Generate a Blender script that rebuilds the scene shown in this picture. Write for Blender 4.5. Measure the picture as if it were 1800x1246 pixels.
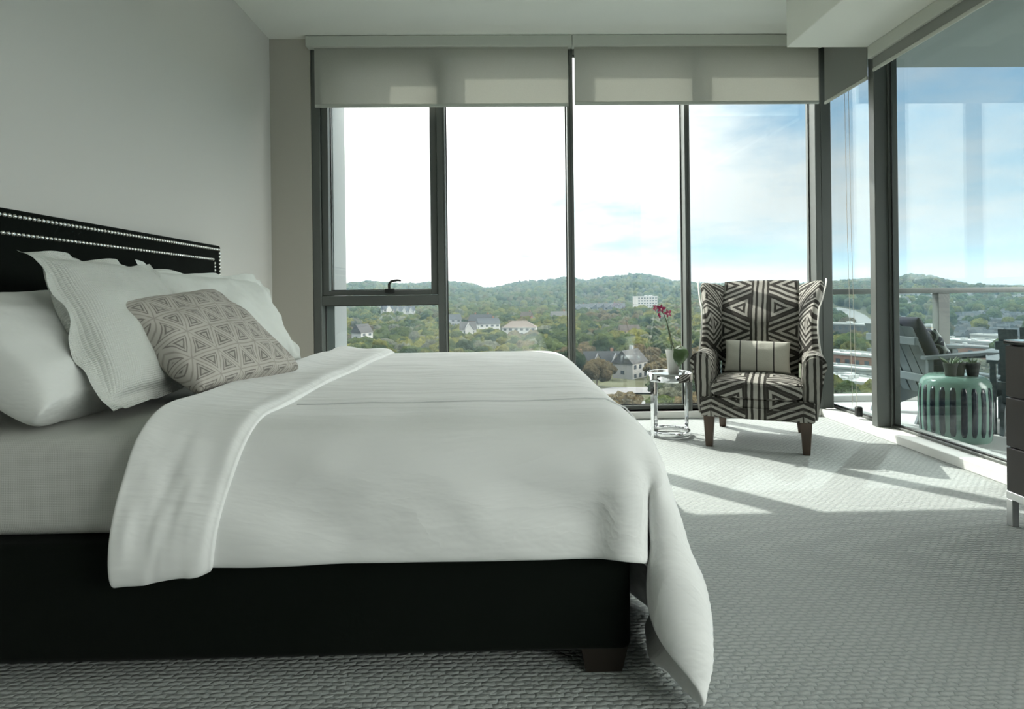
import bpy, bmesh, math, random
import numpy as np
from mathutils import Vector, Matrix, noise
sin, cos, pi, R = math.sin, math.cos, math.pi, math.radians
for o in list(bpy.data.objects): bpy.data.objects.remove(o)
S = bpy.context.scene
COL = S.collection

# ------------------------------------------------------------------ camera
F, CY, CAMZ = 1040.0, 519.0, 1.0          # focal length and horizon of an 1800 x 1246 frame
YAW, ROLL = R(1.21), 0.012
fw = Vector((sin(YAW), cos(YAW), 0)); rt = Vector((cos(YAW), -sin(YAW), 0)); zz = Vector((0, 0, 1))
CR = rt*cos(ROLL) - zz*sin(ROLL); CU = zz*cos(ROLL) + rt*sin(ROLL)
cam = bpy.data.cameras.new('camera'); camo = bpy.data.objects.new('camera', cam); COL.objects.link(camo)
cam.sensor_width = 36; cam.lens = F*36/1800; cam.shift_y = -(623-CY)/1800
cam.clip_start = .05; cam.clip_end = 20000
m = Matrix((CR, CU, -fw)).transposed().to_4x4(); m.translation = (0, 0, CAMZ)
camo.matrix_world = m
S.camera = camo

def at(px, py, X=None, Y=None, Z=None):
    """world point seen at a picture position, on a given plane"""
    d = fw + CR*((px-900)/F) - CU*((py-CY)/F)
    t = X/d.x if X is not None else Y/d.y if Y is not None else (Z-CAMZ)/d.z
    return Vector((0, 0, CAMZ)) + d*t

# ------------------------------------------------------------------ light
S.view_settings.view_transform = 'Standard'; S.view_settings.look = 'None'
S.view_settings.gamma = 1; S.view_settings.exposure = 1.06; S.view_settings.use_curve_mapping = False
AZ, EL = R(40.5), R(43.3)
SUN = Vector((-sin(AZ)*cos(EL), cos(AZ)*cos(EL), sin(EL)))
def sun(name, d, power, col, ang):
    l = bpy.data.lights.new(name, 'SUN'); l.energy = power; l.color = col; l.angle = ang
    o = bpy.data.objects.new(name, l); COL.objects.link(o); o.location = d*30
    o.rotation_euler = d.to_track_quat('Z', 'Y').to_euler(); return o
sun('sun', SUN, 3.25, (1, .96, .9), R(.6))
# the sun thrown back by the tall glazing on the balcony side
l = bpy.data.lights.new('sun_reflection', 'SPOT'); rd = Vector((-SUN.x, SUN.y, SUN.z)); RD = 90
l.energy = 1.0*pi*4*RD*RD; l.color = (.96, 1, .96); l.spot_size = 2*math.atan(1.55/RD); l.spot_blend = .12; l.shadow_soft_size = .4
o = bpy.data.objects.new('sun_reflection', l); COL.objects.link(o); o.location = Vector((2.75, 2.9, 1.35))+rd*RD; o.rotation_euler = rd.to_track_quat('Z', 'Y').to_euler()

W = bpy.data.worlds.new('sky'); S.world = W; W.use_nodes = True
nt = W.node_tree; N = nt.nodes; L = nt.links
for n in list(N): N.remove(n)
def wn(t, **k):
    n = N.new(t)
    for a, b in k.items(): setattr(n, a, b)
    return n
out = wn('ShaderNodeOutputWorld'); bg = wn('ShaderNodeBackground'); L.new(bg.outputs[0], out.inputs[0])
tc = wn('ShaderNodeTexCoord'); sep = wn('ShaderNodeSeparateXYZ'); L.new(tc.outputs['Generated'], sep.inputs[0])
def wm(op, a, b=None):
    n = wn('ShaderNodeMath', operation=op)
    for i, v in enumerate((a, b)):
        if v is None: continue
        if isinstance(v, (int, float)): n.inputs[i].default_value = v
        else: L.new(v, n.inputs[i])
    return n.outputs[0]
def ramp(fac, pts):
    n = wn('ShaderNodeValToRGB'); L.new(fac, n.inputs[0]); e = n.color_ramp.elements
    while len(e) < len(pts): e.new(.5)
    for i, (p, c) in enumerate(pts): e[i].position = p; e[i].color = (*c, 1)
    return n.outputs[0]
sky = ramp(wm('MAXIMUM', sep.outputs[2], 0), [(0, (.27, .36, .40)), (.12, (.19, .285, .35)), (.35, (.12, .22, .34)), (1, (.22, .32, .46))])
den = wm('ADD', wm('MAXIMUM', sep.outputs[2], 0), .16)           # clouds on a layer overhead
cx = wm('DIVIDE', sep.outputs[0], den); cyv = wm('DIVIDE', sep.outputs[1], den)
cmb = wn('ShaderNodeCombineXYZ'); L.new(cx, cmb.inputs[0]); L.new(cyv, cmb.inputs[1]); cmb.inputs[2].default_value = 3.7
ns = wn('ShaderNodeTexNoise'); L.new(cmb.outputs[0], ns.inputs['Vector'])
ns.inputs['Scale'].default_value = .85; ns.inputs['Detail'].default_value = 7; ns.inputs['Roughness'].default_value = .58
dt = wn('ShaderNodeVectorMath', operation='DOT_PRODUCT'); L.new(tc.outputs['Generated'], dt.inputs[0]); dt.inputs[1].default_value = SUN
cov = wm('ADD', ns.outputs[0], wm('MULTIPLY', wm('SUBTRACT', dt.outputs['Value'], .36), .45))
cl = ramp(cov, [(.36, (0, 0, 0)), (.60, (1, 1, 1))])
mx = wn('ShaderNodeMixRGB'); L.new(cl, mx.inputs[0]); L.new(sky, mx.inputs[1]); k1 = wm('ADD', wm('ADD', .35, wm('ADD', wm('MULTIPLY', wm('MAXIMUM', wm('SUBTRACT', dt.outputs['Value'], .38), 0), 1.1), wm('MULTIPLY', wm('POWER', wm('MAXIMUM', wm('SUBTRACT', dt.outputs['Value'], .38), 0), 2), 5.0))), wm('MULTIPLY', wm('MAXIMUM', wm('SUBTRACT', sep.outputs[2], .42), 0), 2.2)); gl = wn('ShaderNodeMixRGB', blend_type='MULTIPLY'); gl.inputs[0].default_value = 1; gl.inputs[1].default_value = (1.05, 1.04, 1.02, 1); L.new(k1, gl.inputs[2]); L.new(gl.outputs[0], mx.inputs[2])  # unseen overhead sky brightened as added fill for the room
# added glow in the unseen sky on the balcony side, fill for the room
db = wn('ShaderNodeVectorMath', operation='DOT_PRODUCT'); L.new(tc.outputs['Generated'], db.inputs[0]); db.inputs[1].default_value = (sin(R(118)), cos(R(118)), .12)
sky_fill = wm('MULTIPLY', wm('MULTIPLY', wm('MAXIMUM', wm('SUBTRACT', db.outputs['Value'], .45), 0), wm('MINIMUM', wm('MULTIPLY', wm('MAXIMUM', wm('SUBTRACT', sep.outputs[2], .02), 0), 6), 1)), 12.5)
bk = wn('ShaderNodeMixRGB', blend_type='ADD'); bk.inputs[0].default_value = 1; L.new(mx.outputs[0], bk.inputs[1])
bkc = wn('ShaderNodeMixRGB', blend_type='MULTIPLY'); bkc.inputs[0].default_value = 1; bkc.inputs[1].default_value = (1, .935, .86, 1); L.new(sky_fill, bkc.inputs[2]); L.new(bkc.outputs[0], bk.inputs[2])
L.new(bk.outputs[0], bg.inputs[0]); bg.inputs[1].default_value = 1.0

cy = S.cycles
cy.max_bounces = 10; cy.diffuse_bounces = 5; cy.glossy_bounces = 4; cy.transparent_max_bounces = 14; cy.transmission_bounces = 4
cy.sample_clamp_indirect = 6; cy.caustics_reflective = False; cy.caustics_refractive = False
cy.use_denoising = True
def portal(name, loc, rot, sx, sy):
    l = bpy.data.lights.new(name, 'AREA'); l.shape = 'RECTANGLE'; l.size = sx; l.size_y = sy; l.cycles.is_portal = True
    o = bpy.data.objects.new(name, l); COL.objects.link(o); o.location = loc; o.rotation_euler = rot
portal('window_portal', (.6, 4.90, 1.5), (R(-90), 0, 0), 4.3, 3.0)
portal('balcony_portal', (2.84, 1.3, 1.4), (R(90), 0, R(90)), 7.0, 2.9)

# ------------------------------------------------------------------ helpers
MATS = {}
def mat(name, col=(.8, .8, .8), rough=.6, metal=0, spec=None, sheen=0, build=None):
    if name in MATS: return MATS[name]
    m = bpy.data.materials.new(name); m.use_nodes = True; MATS[name] = m
    b = m.node_tree.nodes['Principled BSDF']
    b.inputs['Base Color'].default_value = (*col, 1); b.inputs['Roughness'].default_value = rough; b.inputs['Metallic'].default_value = metal
    if spec is not None: b.inputs['Specular IOR Level'].default_value = spec
    if sheen: b.inputs['Sheen Weight'].default_value = sheen
    if build: build(K(m), b)
    return m
class K:
    """small node builder"""
    def __init__(s, m): s.t = m.node_tree; s.n = s.t.nodes; s.l = s.t.links
    def node(s, t, **k):
        n = s.n.new(t)
        for a, b in k.items(): setattr(n, a, b)
        return n
    def put(s, sock, v):
        if isinstance(v, (int, float)): sock.default_value = v
        elif isinstance(v, tuple): sock.default_value = (*v, 1) if len(v) == 3 and sock.type == 'RGBA' else v
        else: s.l.new(v, sock)
    def m(s, op, *a, clamp=False):
        n = s.node('ShaderNodeMath', operation=op, use_clamp=clamp)
        for i, v in enumerate(a): s.put(n.inputs[i], v)
        return n.outputs[0]
    def coord(s, kind='Object'):
        return s.node('ShaderNodeTexCoord').outputs[kind]
    def xyz(s, v):
        n = s.node('ShaderNodeSeparateXYZ'); s.l.new(v, n.inputs[0]); return n.outputs
    def noise(s, vec, scale, detail=3, rough=.5):
        n = s.node('ShaderNodeTexNoise'); s.l.new(vec, n.inputs['Vector'])
        n.inputs['Scale'].default_value = scale; n.inputs['Detail'].default_value = detail; n.inputs['Roughness'].default_value = rough
        return n.outputs[0]
    def mapping(s, vec, scale=(1, 1, 1), rot=(0, 0, 0)):
        n = s.node('ShaderNodeMapping'); s.l.new(vec, n.inputs[0]); n.inputs['Scale'].default_value = scale; n.inputs['Rotation'].default_value = rot
        return n.outputs[0]
    def mix(s, f, a, b):
        n = s.node('ShaderNodeMixRGB'); s.put(n.inputs[0], f); s.put(n.inputs[1], a); s.put(n.inputs[2], b); return n.outputs[0]
    def bump(s, b, h, strength, dist):
        n = s.node('ShaderNodeBump'); s.l.new(h, n.inputs['Height']); n.inputs['Strength'].default_value = strength; n.inputs['Distance'].default_value = dist
        s.l.new(n.outputs[0], b.inputs['Normal'])
    def ramp(s, f, pts):
        n = s.node('ShaderNodeValToRGB'); s.put(n.inputs[0], f); e = n.color_ramp.elements
        while len(e) < len(pts): e.new(.5)
        for i, (p, c) in enumerate(pts): e[i].position = p; e[i].color = (*c, 1)
        return n.outputs[0]

def tag(o, label=None, cat=None, group=None, kind=None):
    for k, v in (('label', label), ('category', cat), ('group', group), ('kind', kind)):
        if v: o[k] = v
    return o
def thing(name, label, cat, loc=(0, 0, 0), rz=0, group=None, kind=None):
    o = bpy.data.objects.new(name, None); COL.objects.link(o); o.location = loc; o.rotation_euler = (0, 0, rz); o.empty_display_size = .1
    return tag(o, label, cat, group, kind)
def wmat(o):
    m = Matrix.Translation(o.location) @ Matrix.Rotation(o.rotation_euler[2], 4, 'Z')
    return wmat(o.parent) @ m if o.parent else m
def build(name, g, m, parent=None, smooth=30, world=True, uv=None):
    """bmesh (or verts, faces) -> one mesh object; with world=True the shape is given in world space"""
    me = bpy.data.meshes.new(name)
    if isinstance(g, tuple): me.from_pydata(*[list(g[0]), [], list(g[1])])
    else: g.normal_update(); g.to_mesh(me); g.free()
    o = bpy.data.objects.new(name, me); COL.objects.link(o)
    if parent:
        o.parent = parent
        if world: me.transform(wmat(parent).inverted())
    if m: me.materials.append(m)
    if smooth:
        me.shade_smooth(); me.set_sharp_from_angle(angle=R(smooth))
    if uv: boxuv(me, uv)
    return o
def struct(name, g, m, parent=None, label=None, **k):
    o = build(name, g, m, parent, **k)
    if not parent: tag(o, label, kind='structure')
    return o
def boxuv(me, f):
    u = me.uv_layers.new(name='UVMap')
    for p in me.polygons:
        for li in p.loop_indices:
            u.data[li].uv = f(me.vertices[me.loops[li].vertex_index].co, p.normal)
def copy_tree(o, parent=None):
    c = o.copy(); COL.objects.link(c); c.parent = parent
    for ch in list(o.children): copy_tree(ch, c)
    return c
def BM(): return bmesh.new()
def box(bm, a, b, r=0, seg=2, rot=None):
    """axis box from corner a to b with rounded edges"""
    g = bmesh.ops.create_cube(bm, size=1)['verts']
    c = [(a[i]+b[i])/2 for i in range(3)]; s = [abs(b[i]-a[i]) for i in range(3)]
    for v in g: v.co = Vector([v.co[i]*s[i] for i in range(3)])
    if r:
        es = list({e for v in g for e in v.link_edges})
        q = bmesh.ops.bevel(bm, geom=es, offset=min(r, min(s)*.49), segments=seg, profile=.5, affect='EDGES')
        g = list({v for f in q['faces'] for v in f.verts} | {v for v in g if v.is_valid})
    for v in g: v.co = (rot @ v.co if rot else v.co) + Vector(c)
    return g
def tube(bm, pts, r, seg=10, cap=True):
    """round tube along points; r a number or one per point"""
    pts = [Vector(p) for p in pts]; rings = []; n = len(pts); up = None
    for i, p in enumerate(pts):
        d = (pts[min(i+1, n-1)] - pts[max(i-1, 0)]).normalized()
        if up is None: up = d.orthogonal().normalized()
        up = (up - d*up.dot(d)).normalized(); s = d.cross(up)
        rr = r[i] if isinstance(r, (list, tuple)) else r
        rings.append([bm.verts.new(p + (up*cos(2*pi*k/seg) + s*sin(2*pi*k/seg))*rr) for k in range(seg)])
    for a, b in zip(rings, rings[1:]):
        for k in range(seg): bm.faces.new((a[k], a[(k+1) % seg], b[(k+1) % seg], b[k]))
    if cap: bm.faces.new(rings[0][::-1]); bm.faces.new(rings[-1])
def lathe(bm, prof, c=(0, 0, 0), seg=32, close=True):
    rings = [[bm.verts.new((c[0]+r*cos(2*pi*k/seg), c[1]+r*sin(2*pi*k/seg), c[2]+z)) for k in range(seg)] for r, z in prof]
    for a, b in zip(rings, rings[1:]):
        for k in range(seg): bm.faces.new((a[k], a[(k+1) % seg], b[(k+1) % seg], b[k]))
    if close: bm.faces.new(rings[0][::-1]); bm.faces.new(rings[-1])
def prism(bm, pts, d):
    """closed outline (3-D points) swept by vector d"""
    a = [bm.verts.new(p) for p in pts]; b = [bm.verts.new(Vector(p)+Vector(d)) for p in pts]
    n = len(a); bm.faces.new(a[::-1]); bm.faces.new(b)
    for i in range(n): bm.faces.new((a[i], a[(i+1) % n], b[(i+1) % n], b[i]))
    bmesh.ops.recalc_face_normals(bm, faces=bm.faces[:])
def taper(bm, x, y, z0, z1, s0, s1, dx=0, dy=0, r=.003):
    """square post, half sizes s0 at z0 and s1 at z1, foot shifted by dx, dy"""
    g = box(bm, (-1, -1, 0), (1, 1, 1), 0)
    for v in g:
        t = 1 if v.co.z > .5 else 0; s = s1 if t else s0
        v.co = Vector((x + v.co.x*s + (0 if t else dx), y + v.co.y*s + (0 if t else dy), z1 if t else z0))
def sub(o, n=1, rn=None):
    m = o.modifiers.new('s', 'SUBSURF'); m.levels = n; m.render_levels = n if rn is None else rn; return o
def solid(o, t, off=1):
    m = o.modifiers.new('t', 'SOLIDIFY'); m.thickness = t; m.offset = off; m.use_rim = True; return o
def gridface(nu, nv):
    return [(j*(nu+1)+i, j*(nu+1)+i+1, (j+1)*(nu+1)+i+1, (j+1)*(nu+1)+i) for j in range(nv) for i in range(nu)]
def fn(x, y, z=0): return noise.noise(Vector((x, y, z)))

# ------------------------------------------------------------------ materials
def b_wall(k, b):
    v = k.coord(); k.bump(b, k.noise(v, 160, 3), .08, .002)
def b_carpet(k, b):
    x, y, z = k.xyz(k.coord())
    wx = k.noise(k.mapping(k.coord(), (1, 1, 1)), 38, 2); wy = k.noise(k.mapping(k.coord(), (1, 1, 1), (0, 0, 1)), 52, 2)
    x = k.m('ADD', x, k.m('MULTIPLY', k.m('SUBTRACT', wx, .5), .030)); y = k.m('ADD', y, k.m('MULTIPLY', k.m('SUBTRACT', wy, .5), .016))
    row = k.m('DIVIDE', y, .0165); fl = k.m('FLOOR', row); fr = k.m('FRACT', row)
    # loops of pile in rows, each row stepped sideways so that the joints run as slanting ribs
    col = k.m('FRACT', k.m('SUBTRACT', k.m('DIVIDE', x, .037), k.m('MULTIPLY', fl, .45)))
    a = k.m('SINE', k.m('MULTIPLY', fr, pi)); c = k.m('SINE', k.m('MULTIPLY', col, pi))
    h = k.m('MULTIPLY', k.m('POWER', a, .7), k.m('POWER', c, .6))
    n = k.noise(k.coord(), 240, 2)
    h2 = k.m('ADD', h, k.m('MULTIPLY', n, .35))
    k.bump(b, h2, .75, .0045)
    n2 = k.noise(k.coord(), 1.3, 2)
    c1 = k.mix(n2, (.415, .435, .425), (.475, .495, .48))
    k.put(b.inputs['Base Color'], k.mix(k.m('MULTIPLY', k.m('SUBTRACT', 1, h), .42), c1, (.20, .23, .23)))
def b_cloth(scale, strength, dist, stretch=(1, 1, 1), rot=(0, 0, 0)):
    def f(k, b):
        v = k.mapping(k.coord(), stretch, rot)
        k.bump(b, k.noise(v, scale, 4, .55), strength, dist)
    return f
def b_waffle(s, st=.55):
    def f(k, b):
        u = k.node('ShaderNodeUVMap').outputs[0]; x, y, z = k.xyz(u)
        a = k.m('MULTIPLY', k.m('ABSOLUTE', k.m('SINE', k.m('MULTIPLY', x, pi/s))), k.m('ABSOLUTE', k.m('SINE', k.m('MULTIPLY', y, pi/s))))
        h = k.m('ADD', a, k.m('MULTIPLY', k.noise(k.coord(), 9, 3), 2.0))
        k.bump(b, h, st, .004)
    return f
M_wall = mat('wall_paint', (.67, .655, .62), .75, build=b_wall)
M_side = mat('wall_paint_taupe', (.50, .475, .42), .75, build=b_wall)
M_ceil = mat('ceiling_paint', (.88, .89, .83), .8, build=b_wall)
M_carpet = mat('woven_carpet', (.5, .5, .5), .95, spec=.1, build=b_carpet)
M_alu = mat('window_aluminium', (.125, .135, .125), .42, .2)
M_gask = mat('black_gasket', (.012, .013, .012), .5)
M_val = mat('shade_valance', (.58, .60, .54), .6)
M_white = mat('white_paint', (.78, .78, .75), .45)
M_chrome = mat('chrome', (.86, .87, .88), .06, 1)
M_steel = mat('brushed_steel', (.6, .6, .6), .28, 1)
M_conc = mat('concrete', (.55, .56, .55), .9)
def glassmat(name, tint, r0):
    m = bpy.data.materials.new(name); m.use_nodes = True; k = K(m)
    for n in list(k.n): k.n.remove(n)
    o = k.node('ShaderNodeOutputMaterial'); mx = k.node('ShaderNodeMixShader'); t = k.node('ShaderNodeBsdfTransparent'); g = k.node('ShaderNodeBsdfGlossy')
    g.inputs['Roughness'].default_value = 0; t.inputs[0].default_value = (*tint, 1); g.inputs[0].default_value = (.95, 1, .98, 1)
    lw = k.node('ShaderNodeLayerWeight'); lw.inputs[0].default_value = .5
    f = k.m('ADD', k.m('MULTIPLY', k.m('POWER', lw.outputs['Facing'], 5), 1-r0), r0, clamp=True)
    k.put(mx.inputs[0], f); k.l.new(t.outputs[0], mx.inputs[1]); k.l.new(g.outputs[0], mx.inputs[2]); k.l.new(mx.outputs[0], o.inputs[0])
    return m
M_glass = glassmat('window_glass', (.955, .985, .975), .050)
M_glass2 = glassmat('balcony_glass', (.845, .89, .89), .024)
M_rail_glass = glassmat('railing_glass', (.95, .985, .98), .03)
def shademat(name, col, clear):
    m = bpy.data.materials.new(name); m.use_nodes = True; k = K(m)
    for n in list(k.n): k.n.remove(n)
    o = k.node('ShaderNodeOutputMaterial'); a = k.node('ShaderNodeMixShader'); c = k.node('ShaderNodeMixShader')
    d = k.node('ShaderNodeBsdfDiffuse'); t = k.node('ShaderNodeBsdfTranslucent'); p = k.node('ShaderNodeBsdfTransparent')
    n = k.noise(k.mapping(k.coord(), (1, 1, 1)), 300, 2)
    cc = k.mix(n, tuple(x*.85 for x in col), tuple(x*1.1 for x in col))
    k.put(d.inputs[0], cc); k.put(t.inputs[0], cc); a.inputs[0].default_value = .45; c.inputs[0].default_value = clear
    k.l.new(d.outputs[0], a.inputs[1]); k.l.new(t.outputs[0], a.inputs[2]); k.l.new(a.outputs[0], c.inputs[1]); k.l.new(p.outputs[0], c.inputs[2]); k.l.new(c.outputs[0], o.inputs[0])
    return m
M_shade = shademat('shade_screen_fabric', (.62, .62, .57), .06)
M_shade2 = shademat('shade_blackout_fabric', (.42, .43, .40), .0)

# ------------------------------------------------------------------ room shell
XL, XR, YW, ZC = -1.79, 2.62, 4.70, 3.04          # headboard wall, balcony side, window side, ceiling
YB = -2.2
bm = BM(); box(bm, (XL-.3, YB-.2, -.25), (2.82, 4.88, 0)); struct('floor', bm, M_carpet, None, 'pale grey woven carpet with slanting ribs')
bm = BM(); box(bm, (XL-.3, YB-.2, ZC), (2.86, 4.88, ZC+.25)); struct('ceiling', bm, M_ceil, None, 'white ceiling')
bm = BM(); box(bm, (XL-.2, YB-.2, 0), (XL, 4.88, ZC)); struct('wall_left', bm, M_wall, None, 'grey wall behind the headboard')
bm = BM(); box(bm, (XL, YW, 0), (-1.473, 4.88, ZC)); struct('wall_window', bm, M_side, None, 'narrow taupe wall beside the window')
bm = BM(); box(bm, (XL-.2, YB-.2, 0), (2.86, YB, ZC)); struct('wall_back', bm, M_wall, None, 'wall behind the camera')
bm = BM(); box(bm, (2.005, -1.2, 2.69), (2.64, 4.05, ZC), .004, 1); struct('ceiling_soffit', bm, M_ceil, None, 'dropped box along the balcony side of the ceiling')
for v in bpy.data.objects['ceiling_soffit'].data.polygons: pass
# outside fin of the building at the left jamb, slab edges
bm = BM(); box(bm, (-1.75, 4.88, -.6), (-1.352, 5.26, 3.6)); struct('wall_outside', bm, mat('facade_panel', (.36, .385, .39), .6), None, 'grey outside wall fin at the left jamb')

# window side: kerb along the floor, then four lights
bm = BM(); box(bm, (-1.473, YW, 0), (2.62, 4.88, .058), .004, 1); struct('trim_1', bm, M_white, None, 'low white kerb under the windows')
bm = BM(); box(bm, (2.575, -2.2, 0), (2.86, YW, .058), .004, 1); struct('trim_2', bm, M_white, None, 'low white kerb along the balcony glazing')
bm = BM(); box(bm, (-1.473, 4.72, 2.99), (2.86, 4.86, ZC)); struct('trim_3', bm, M_alu, None, 'aluminium header over the windows')
bm = BM(); box(bm, (2.66, -2.2, 2.86), (2.86, 4.72, ZC)); struct('trim_4', bm, M_alu, None, 'aluminium header over the balcony glazing')
YG = 4.815
def framebox(bm, x0, x1, z0, z1, y0, y1, w):
    """rectangular frame: w = left, right, bottom, top widths"""
    box(bm, (x0, y0, z0), (x0+w[0], y1, z1), .003, 1); box(bm, (x1-w[1], y0, z0), (x1, y1, z1), .003, 1)
    box(bm, (x0+w[0], y0, z0), (x1-w[1], y1, z0+w[2]), .003, 1); box(bm, (x0+w[0], y0, z1-w[3]), (x1-w[1], y1, z1), .003, 1)
def pane_y(bm, x0, x1, z0, z1): box(bm, (x0, YG, z0), (x1, YG+.012, z1))
Z0, Z1 = .058, 2.99
# window 1: opening casement above a fixed light
w1 = thing('window_1', None, None, (-.98, YW, 0)); w1['kind'] = 'structure'
bm = BM(); framebox(bm, -1.471, -.435, Z0, Z1, 4.71, 4.86, (.065, .052, .05, .05)); box(bm, (-1.406, 4.71, .935), (-.487, 4.86, 1.012), .003, 1); build('frame', bm, M_alu, w1)
sash = BM(); framebox(sash, -1.404, -.489, 1.014, 2.938, 4.735, 4.855, (.052, .055, .040, .05)); s1 = build('sash', sash, M_alu, w1)
bm = BM(); pane_y(bm, -1.352, -.544, 1.054, 2.888); build('pane', bm, M_glass, w1)
bm = BM(); pane_y(bm, -1.406, -.487, .108, .935); build('pane', bm, M_glass, w1)
bm = BM(); framebox(bm, -1.352, -.544, 1.054, 2.888, 4.808, 4.813, (.006,)*4); framebox(bm, -1.406, -.487, .108, .935, 4.808, 4.813, (.007,)*4); build('gasket', bm, M_gask, w1)
bm = BM(); c = at(690, 511, Y=4.735)
box(bm, (c.x-.055, 4.700, 1.030), (c.x+.020, 4.74, 1.066), .006); tube(bm, [(c.x-.022, 4.715, 1.055), (c.x-.020, 4.70, 1.10), (c.x-.005, 4.695, 1.122), (c.x+.045, 4.695, 1.130), (c.x+.075, 4.697, 1.126)], [.011, .011, .010, .009, .007], 8)
build('crank_handle', bm, M_gask, w1)
def fixed(n, x0, x1, wl, wr):
    w = thing('window_%d' % n, None, None, ((x0+x1)/2, YW, 0)); w['kind'] = 'structure'
    bm = BM(); framebox(bm, x0, x1, Z0, Z1, 4.71, 4.86, (wl, wr, 0, .04)); box(bm, (x0+wl, 4.785, Z0), (x1-wr, 4.86, Z0+.035), .003, 1); build('frame', bm, M_alu, w)
    bm = BM(); pane_y(bm, x0+wl, x1-wr, Z0+.035, Z1-.04); build('pane', bm, M_glass, w)
    bm = BM(); framebox(bm, x0+wl, x1-wr, Z0+.035, Z1-.04, 4.806, 4.813, (.008,)*4); build('gasket', bm, M_gask, w)
fixed(2, -.434, .579, .012, .024)
fixed(3, .580, 1.516, .024, .020)
fixed(4, 1.517, 2.60, .020, .045)
# corner post and the balcony side
bm = BM(); box(bm, (2.60, 4.71, .058), (2.685, 4.86, 2.99), .004, 1); struct('trim_5', bm, M_alu, None, 'aluminium corner post')
XG = 2.71
def framebox_x(bm, y0, y1, z0, z1, x0, x1, w):
    box(bm, (x0, y0, z0), (x1, y0+w[0], z1), .003, 1); box(bm, (x0, y1-w[1], z0), (x1, y1, z1), .003, 1)
    box(bm, (x0, y0+w[0], z0), (x1, y1-w[1], z0+w[2]), .003, 1); box(bm, (x0, y0+w[0], z1-w[3]), (x1, y1-w[1], z1), .003, 1)
def fixed_x(n, y0, y1, w0, w1):
    w = thing('window_%d' % n, None, None, (2.7, (y0+y1)/2, 0)); w['kind'] = 'structure'
    bm = BM(); framebox_x(bm, y0, y1, Z0, 2.86, 2.69, 2.755, (w0, w1, .018, .07)); build('frame', bm, M_alu, w)
    bm = BM(); box(bm, (XG, y0+w0, Z0+.018), (XG+.012, y1-w1, 2.79)); build('pane', bm, M_glass2, w)
    bm = BM(); framebox_x(bm, y0+w0, y1-w1, Z0+.018, 2.79, 2.704, 2.709, (.010,)*4); build('gasket', bm, M_gask, w)
fixed_x(5, 4.095, 4.86, .012, .012)
fixed_x(6, 1.60, 4.03, .05, .012)
fixed_x(7, -2.2, 1.52, .05, .05)  # unseen glazing carried on behind the camera, added to let in fill light
bm = BM(); box(bm, (2.60, 4.03, .058), (2.70, 4.095, 2.86), .004, 1); struct('trim_6', bm, M_alu, None, 'wide aluminium post between the two balcony panes')
bm = BM(); box(bm, (2.60, 1.52, .058), (2.82, 1.60, 2.86), .004, 1); struct('trim_7', bm, M_alu, None, 'aluminium jamb')

# ------------------------------------------------------------------ roller shades
def chain(parent, x, y, z0, z1, gap=(.022, 0)):
    bm = BM()
    for s in (-.5, .5):
        tube(bm, [(x+gap[0]*s, y+gap[1]*s, z0), (x+gap[0]*s, y+gap[1]*s, z1)], .0022, 5)
    build('bead_chain', bm, M_white, parent)
def shade_y(label, x0, x1, f0, f1, zb):
    t = thing('roller_shade', label, 'roller shade', ((x0+x1)/2, 4.66, 2.95), 0, 'roller shades over the windows')
    bm = BM(); box(bm, (x0, 4.625, 2.952), (x1, 4.70, 3.036), .004, 1); build('valance', bm, M_val, t)
    bm = BM(); box(bm, (f0, 4.654, zb+.02), (f1, 4.658, 2.99)); build('shade_fabric', bm, M_shade, t)
    bm = BM(); box(bm, (f0, 4.648, zb), (f1, 4.664, zb+.026), .006); build('bottom_bar', bm, M_val, t)
    bm = BM(); tube(bm, [(f0, 4.672, 2.985), (f1, 4.672, 2.985)], .022, 12); build('roller', bm, M_val, t)
    return t
shade_y('grey screen shade half lowered over the left pair of windows', -1.485, .592, -1.425, .560, 2.484)
shade_y('grey screen shade half lowered over the right pair of windows beside the corner', .594, 2.60, .612, 2.560, 2.494)
def shade_x(label, y0, y1, f0, f1, zb, zv=2.60):
    t = thing('roller_shade', label, 'roller shade', (2.6, (y0+y1)/2, 2.69), 0, 'roller shades over the windows')
    bm = BM(); box(bm, (2.560, y0, zv), (2.655, y1, zv+.089), .004, 1); build('valance', bm, M_val, t)
    bm = BM(); box(bm, (2.583, f0, zb+.01), (2.587, f1, zv+.04)); build('shade_fabric', bm, M_shade2, t)
    bm = BM(); box(bm, (2.577, f0, zb), (2.593, f1, zb+.024), .006); build('bottom_bar', bm, M_val, t)
    bm = BM(); tube(bm, [(2.612, f0, zv+.035), (2.612, f1, zv+.035)], .022, 12); build('roller', bm, M_val, t)
    return t
t = shade_x('grey opaque shade lowered over the narrow balcony pane by the corner', 4.06, 4.62, 4.075, 4.615, 2.475, 2.94)
t = shade_x('grey opaque shade rolled nearly up over the wide balcony pane', 1.56, 4.035, 1.60, 4.01, 2.505)
ch = thing('shade_chain', 'thin bead chain hanging down the narrow balcony pane to a black tensioner', 'cord', (2.62, 4.33, .1))
bm = BM()
for yy in (4.385, 4.335): tube(bm, [(2.602, yy, 2.90), (2.612, yy-.005, 1.4), (2.628, yy-.02, .13)], .0017, 5)
build('bead_chain', bm, mat('bead_chain', (.45, .42, .36), .4), ch)
bm = BM(); box(bm, (2.615, 4.285, .075), (2.66, 4.33, .15), .012, 3); build('tensioner', bm, M_gask, ch)

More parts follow.
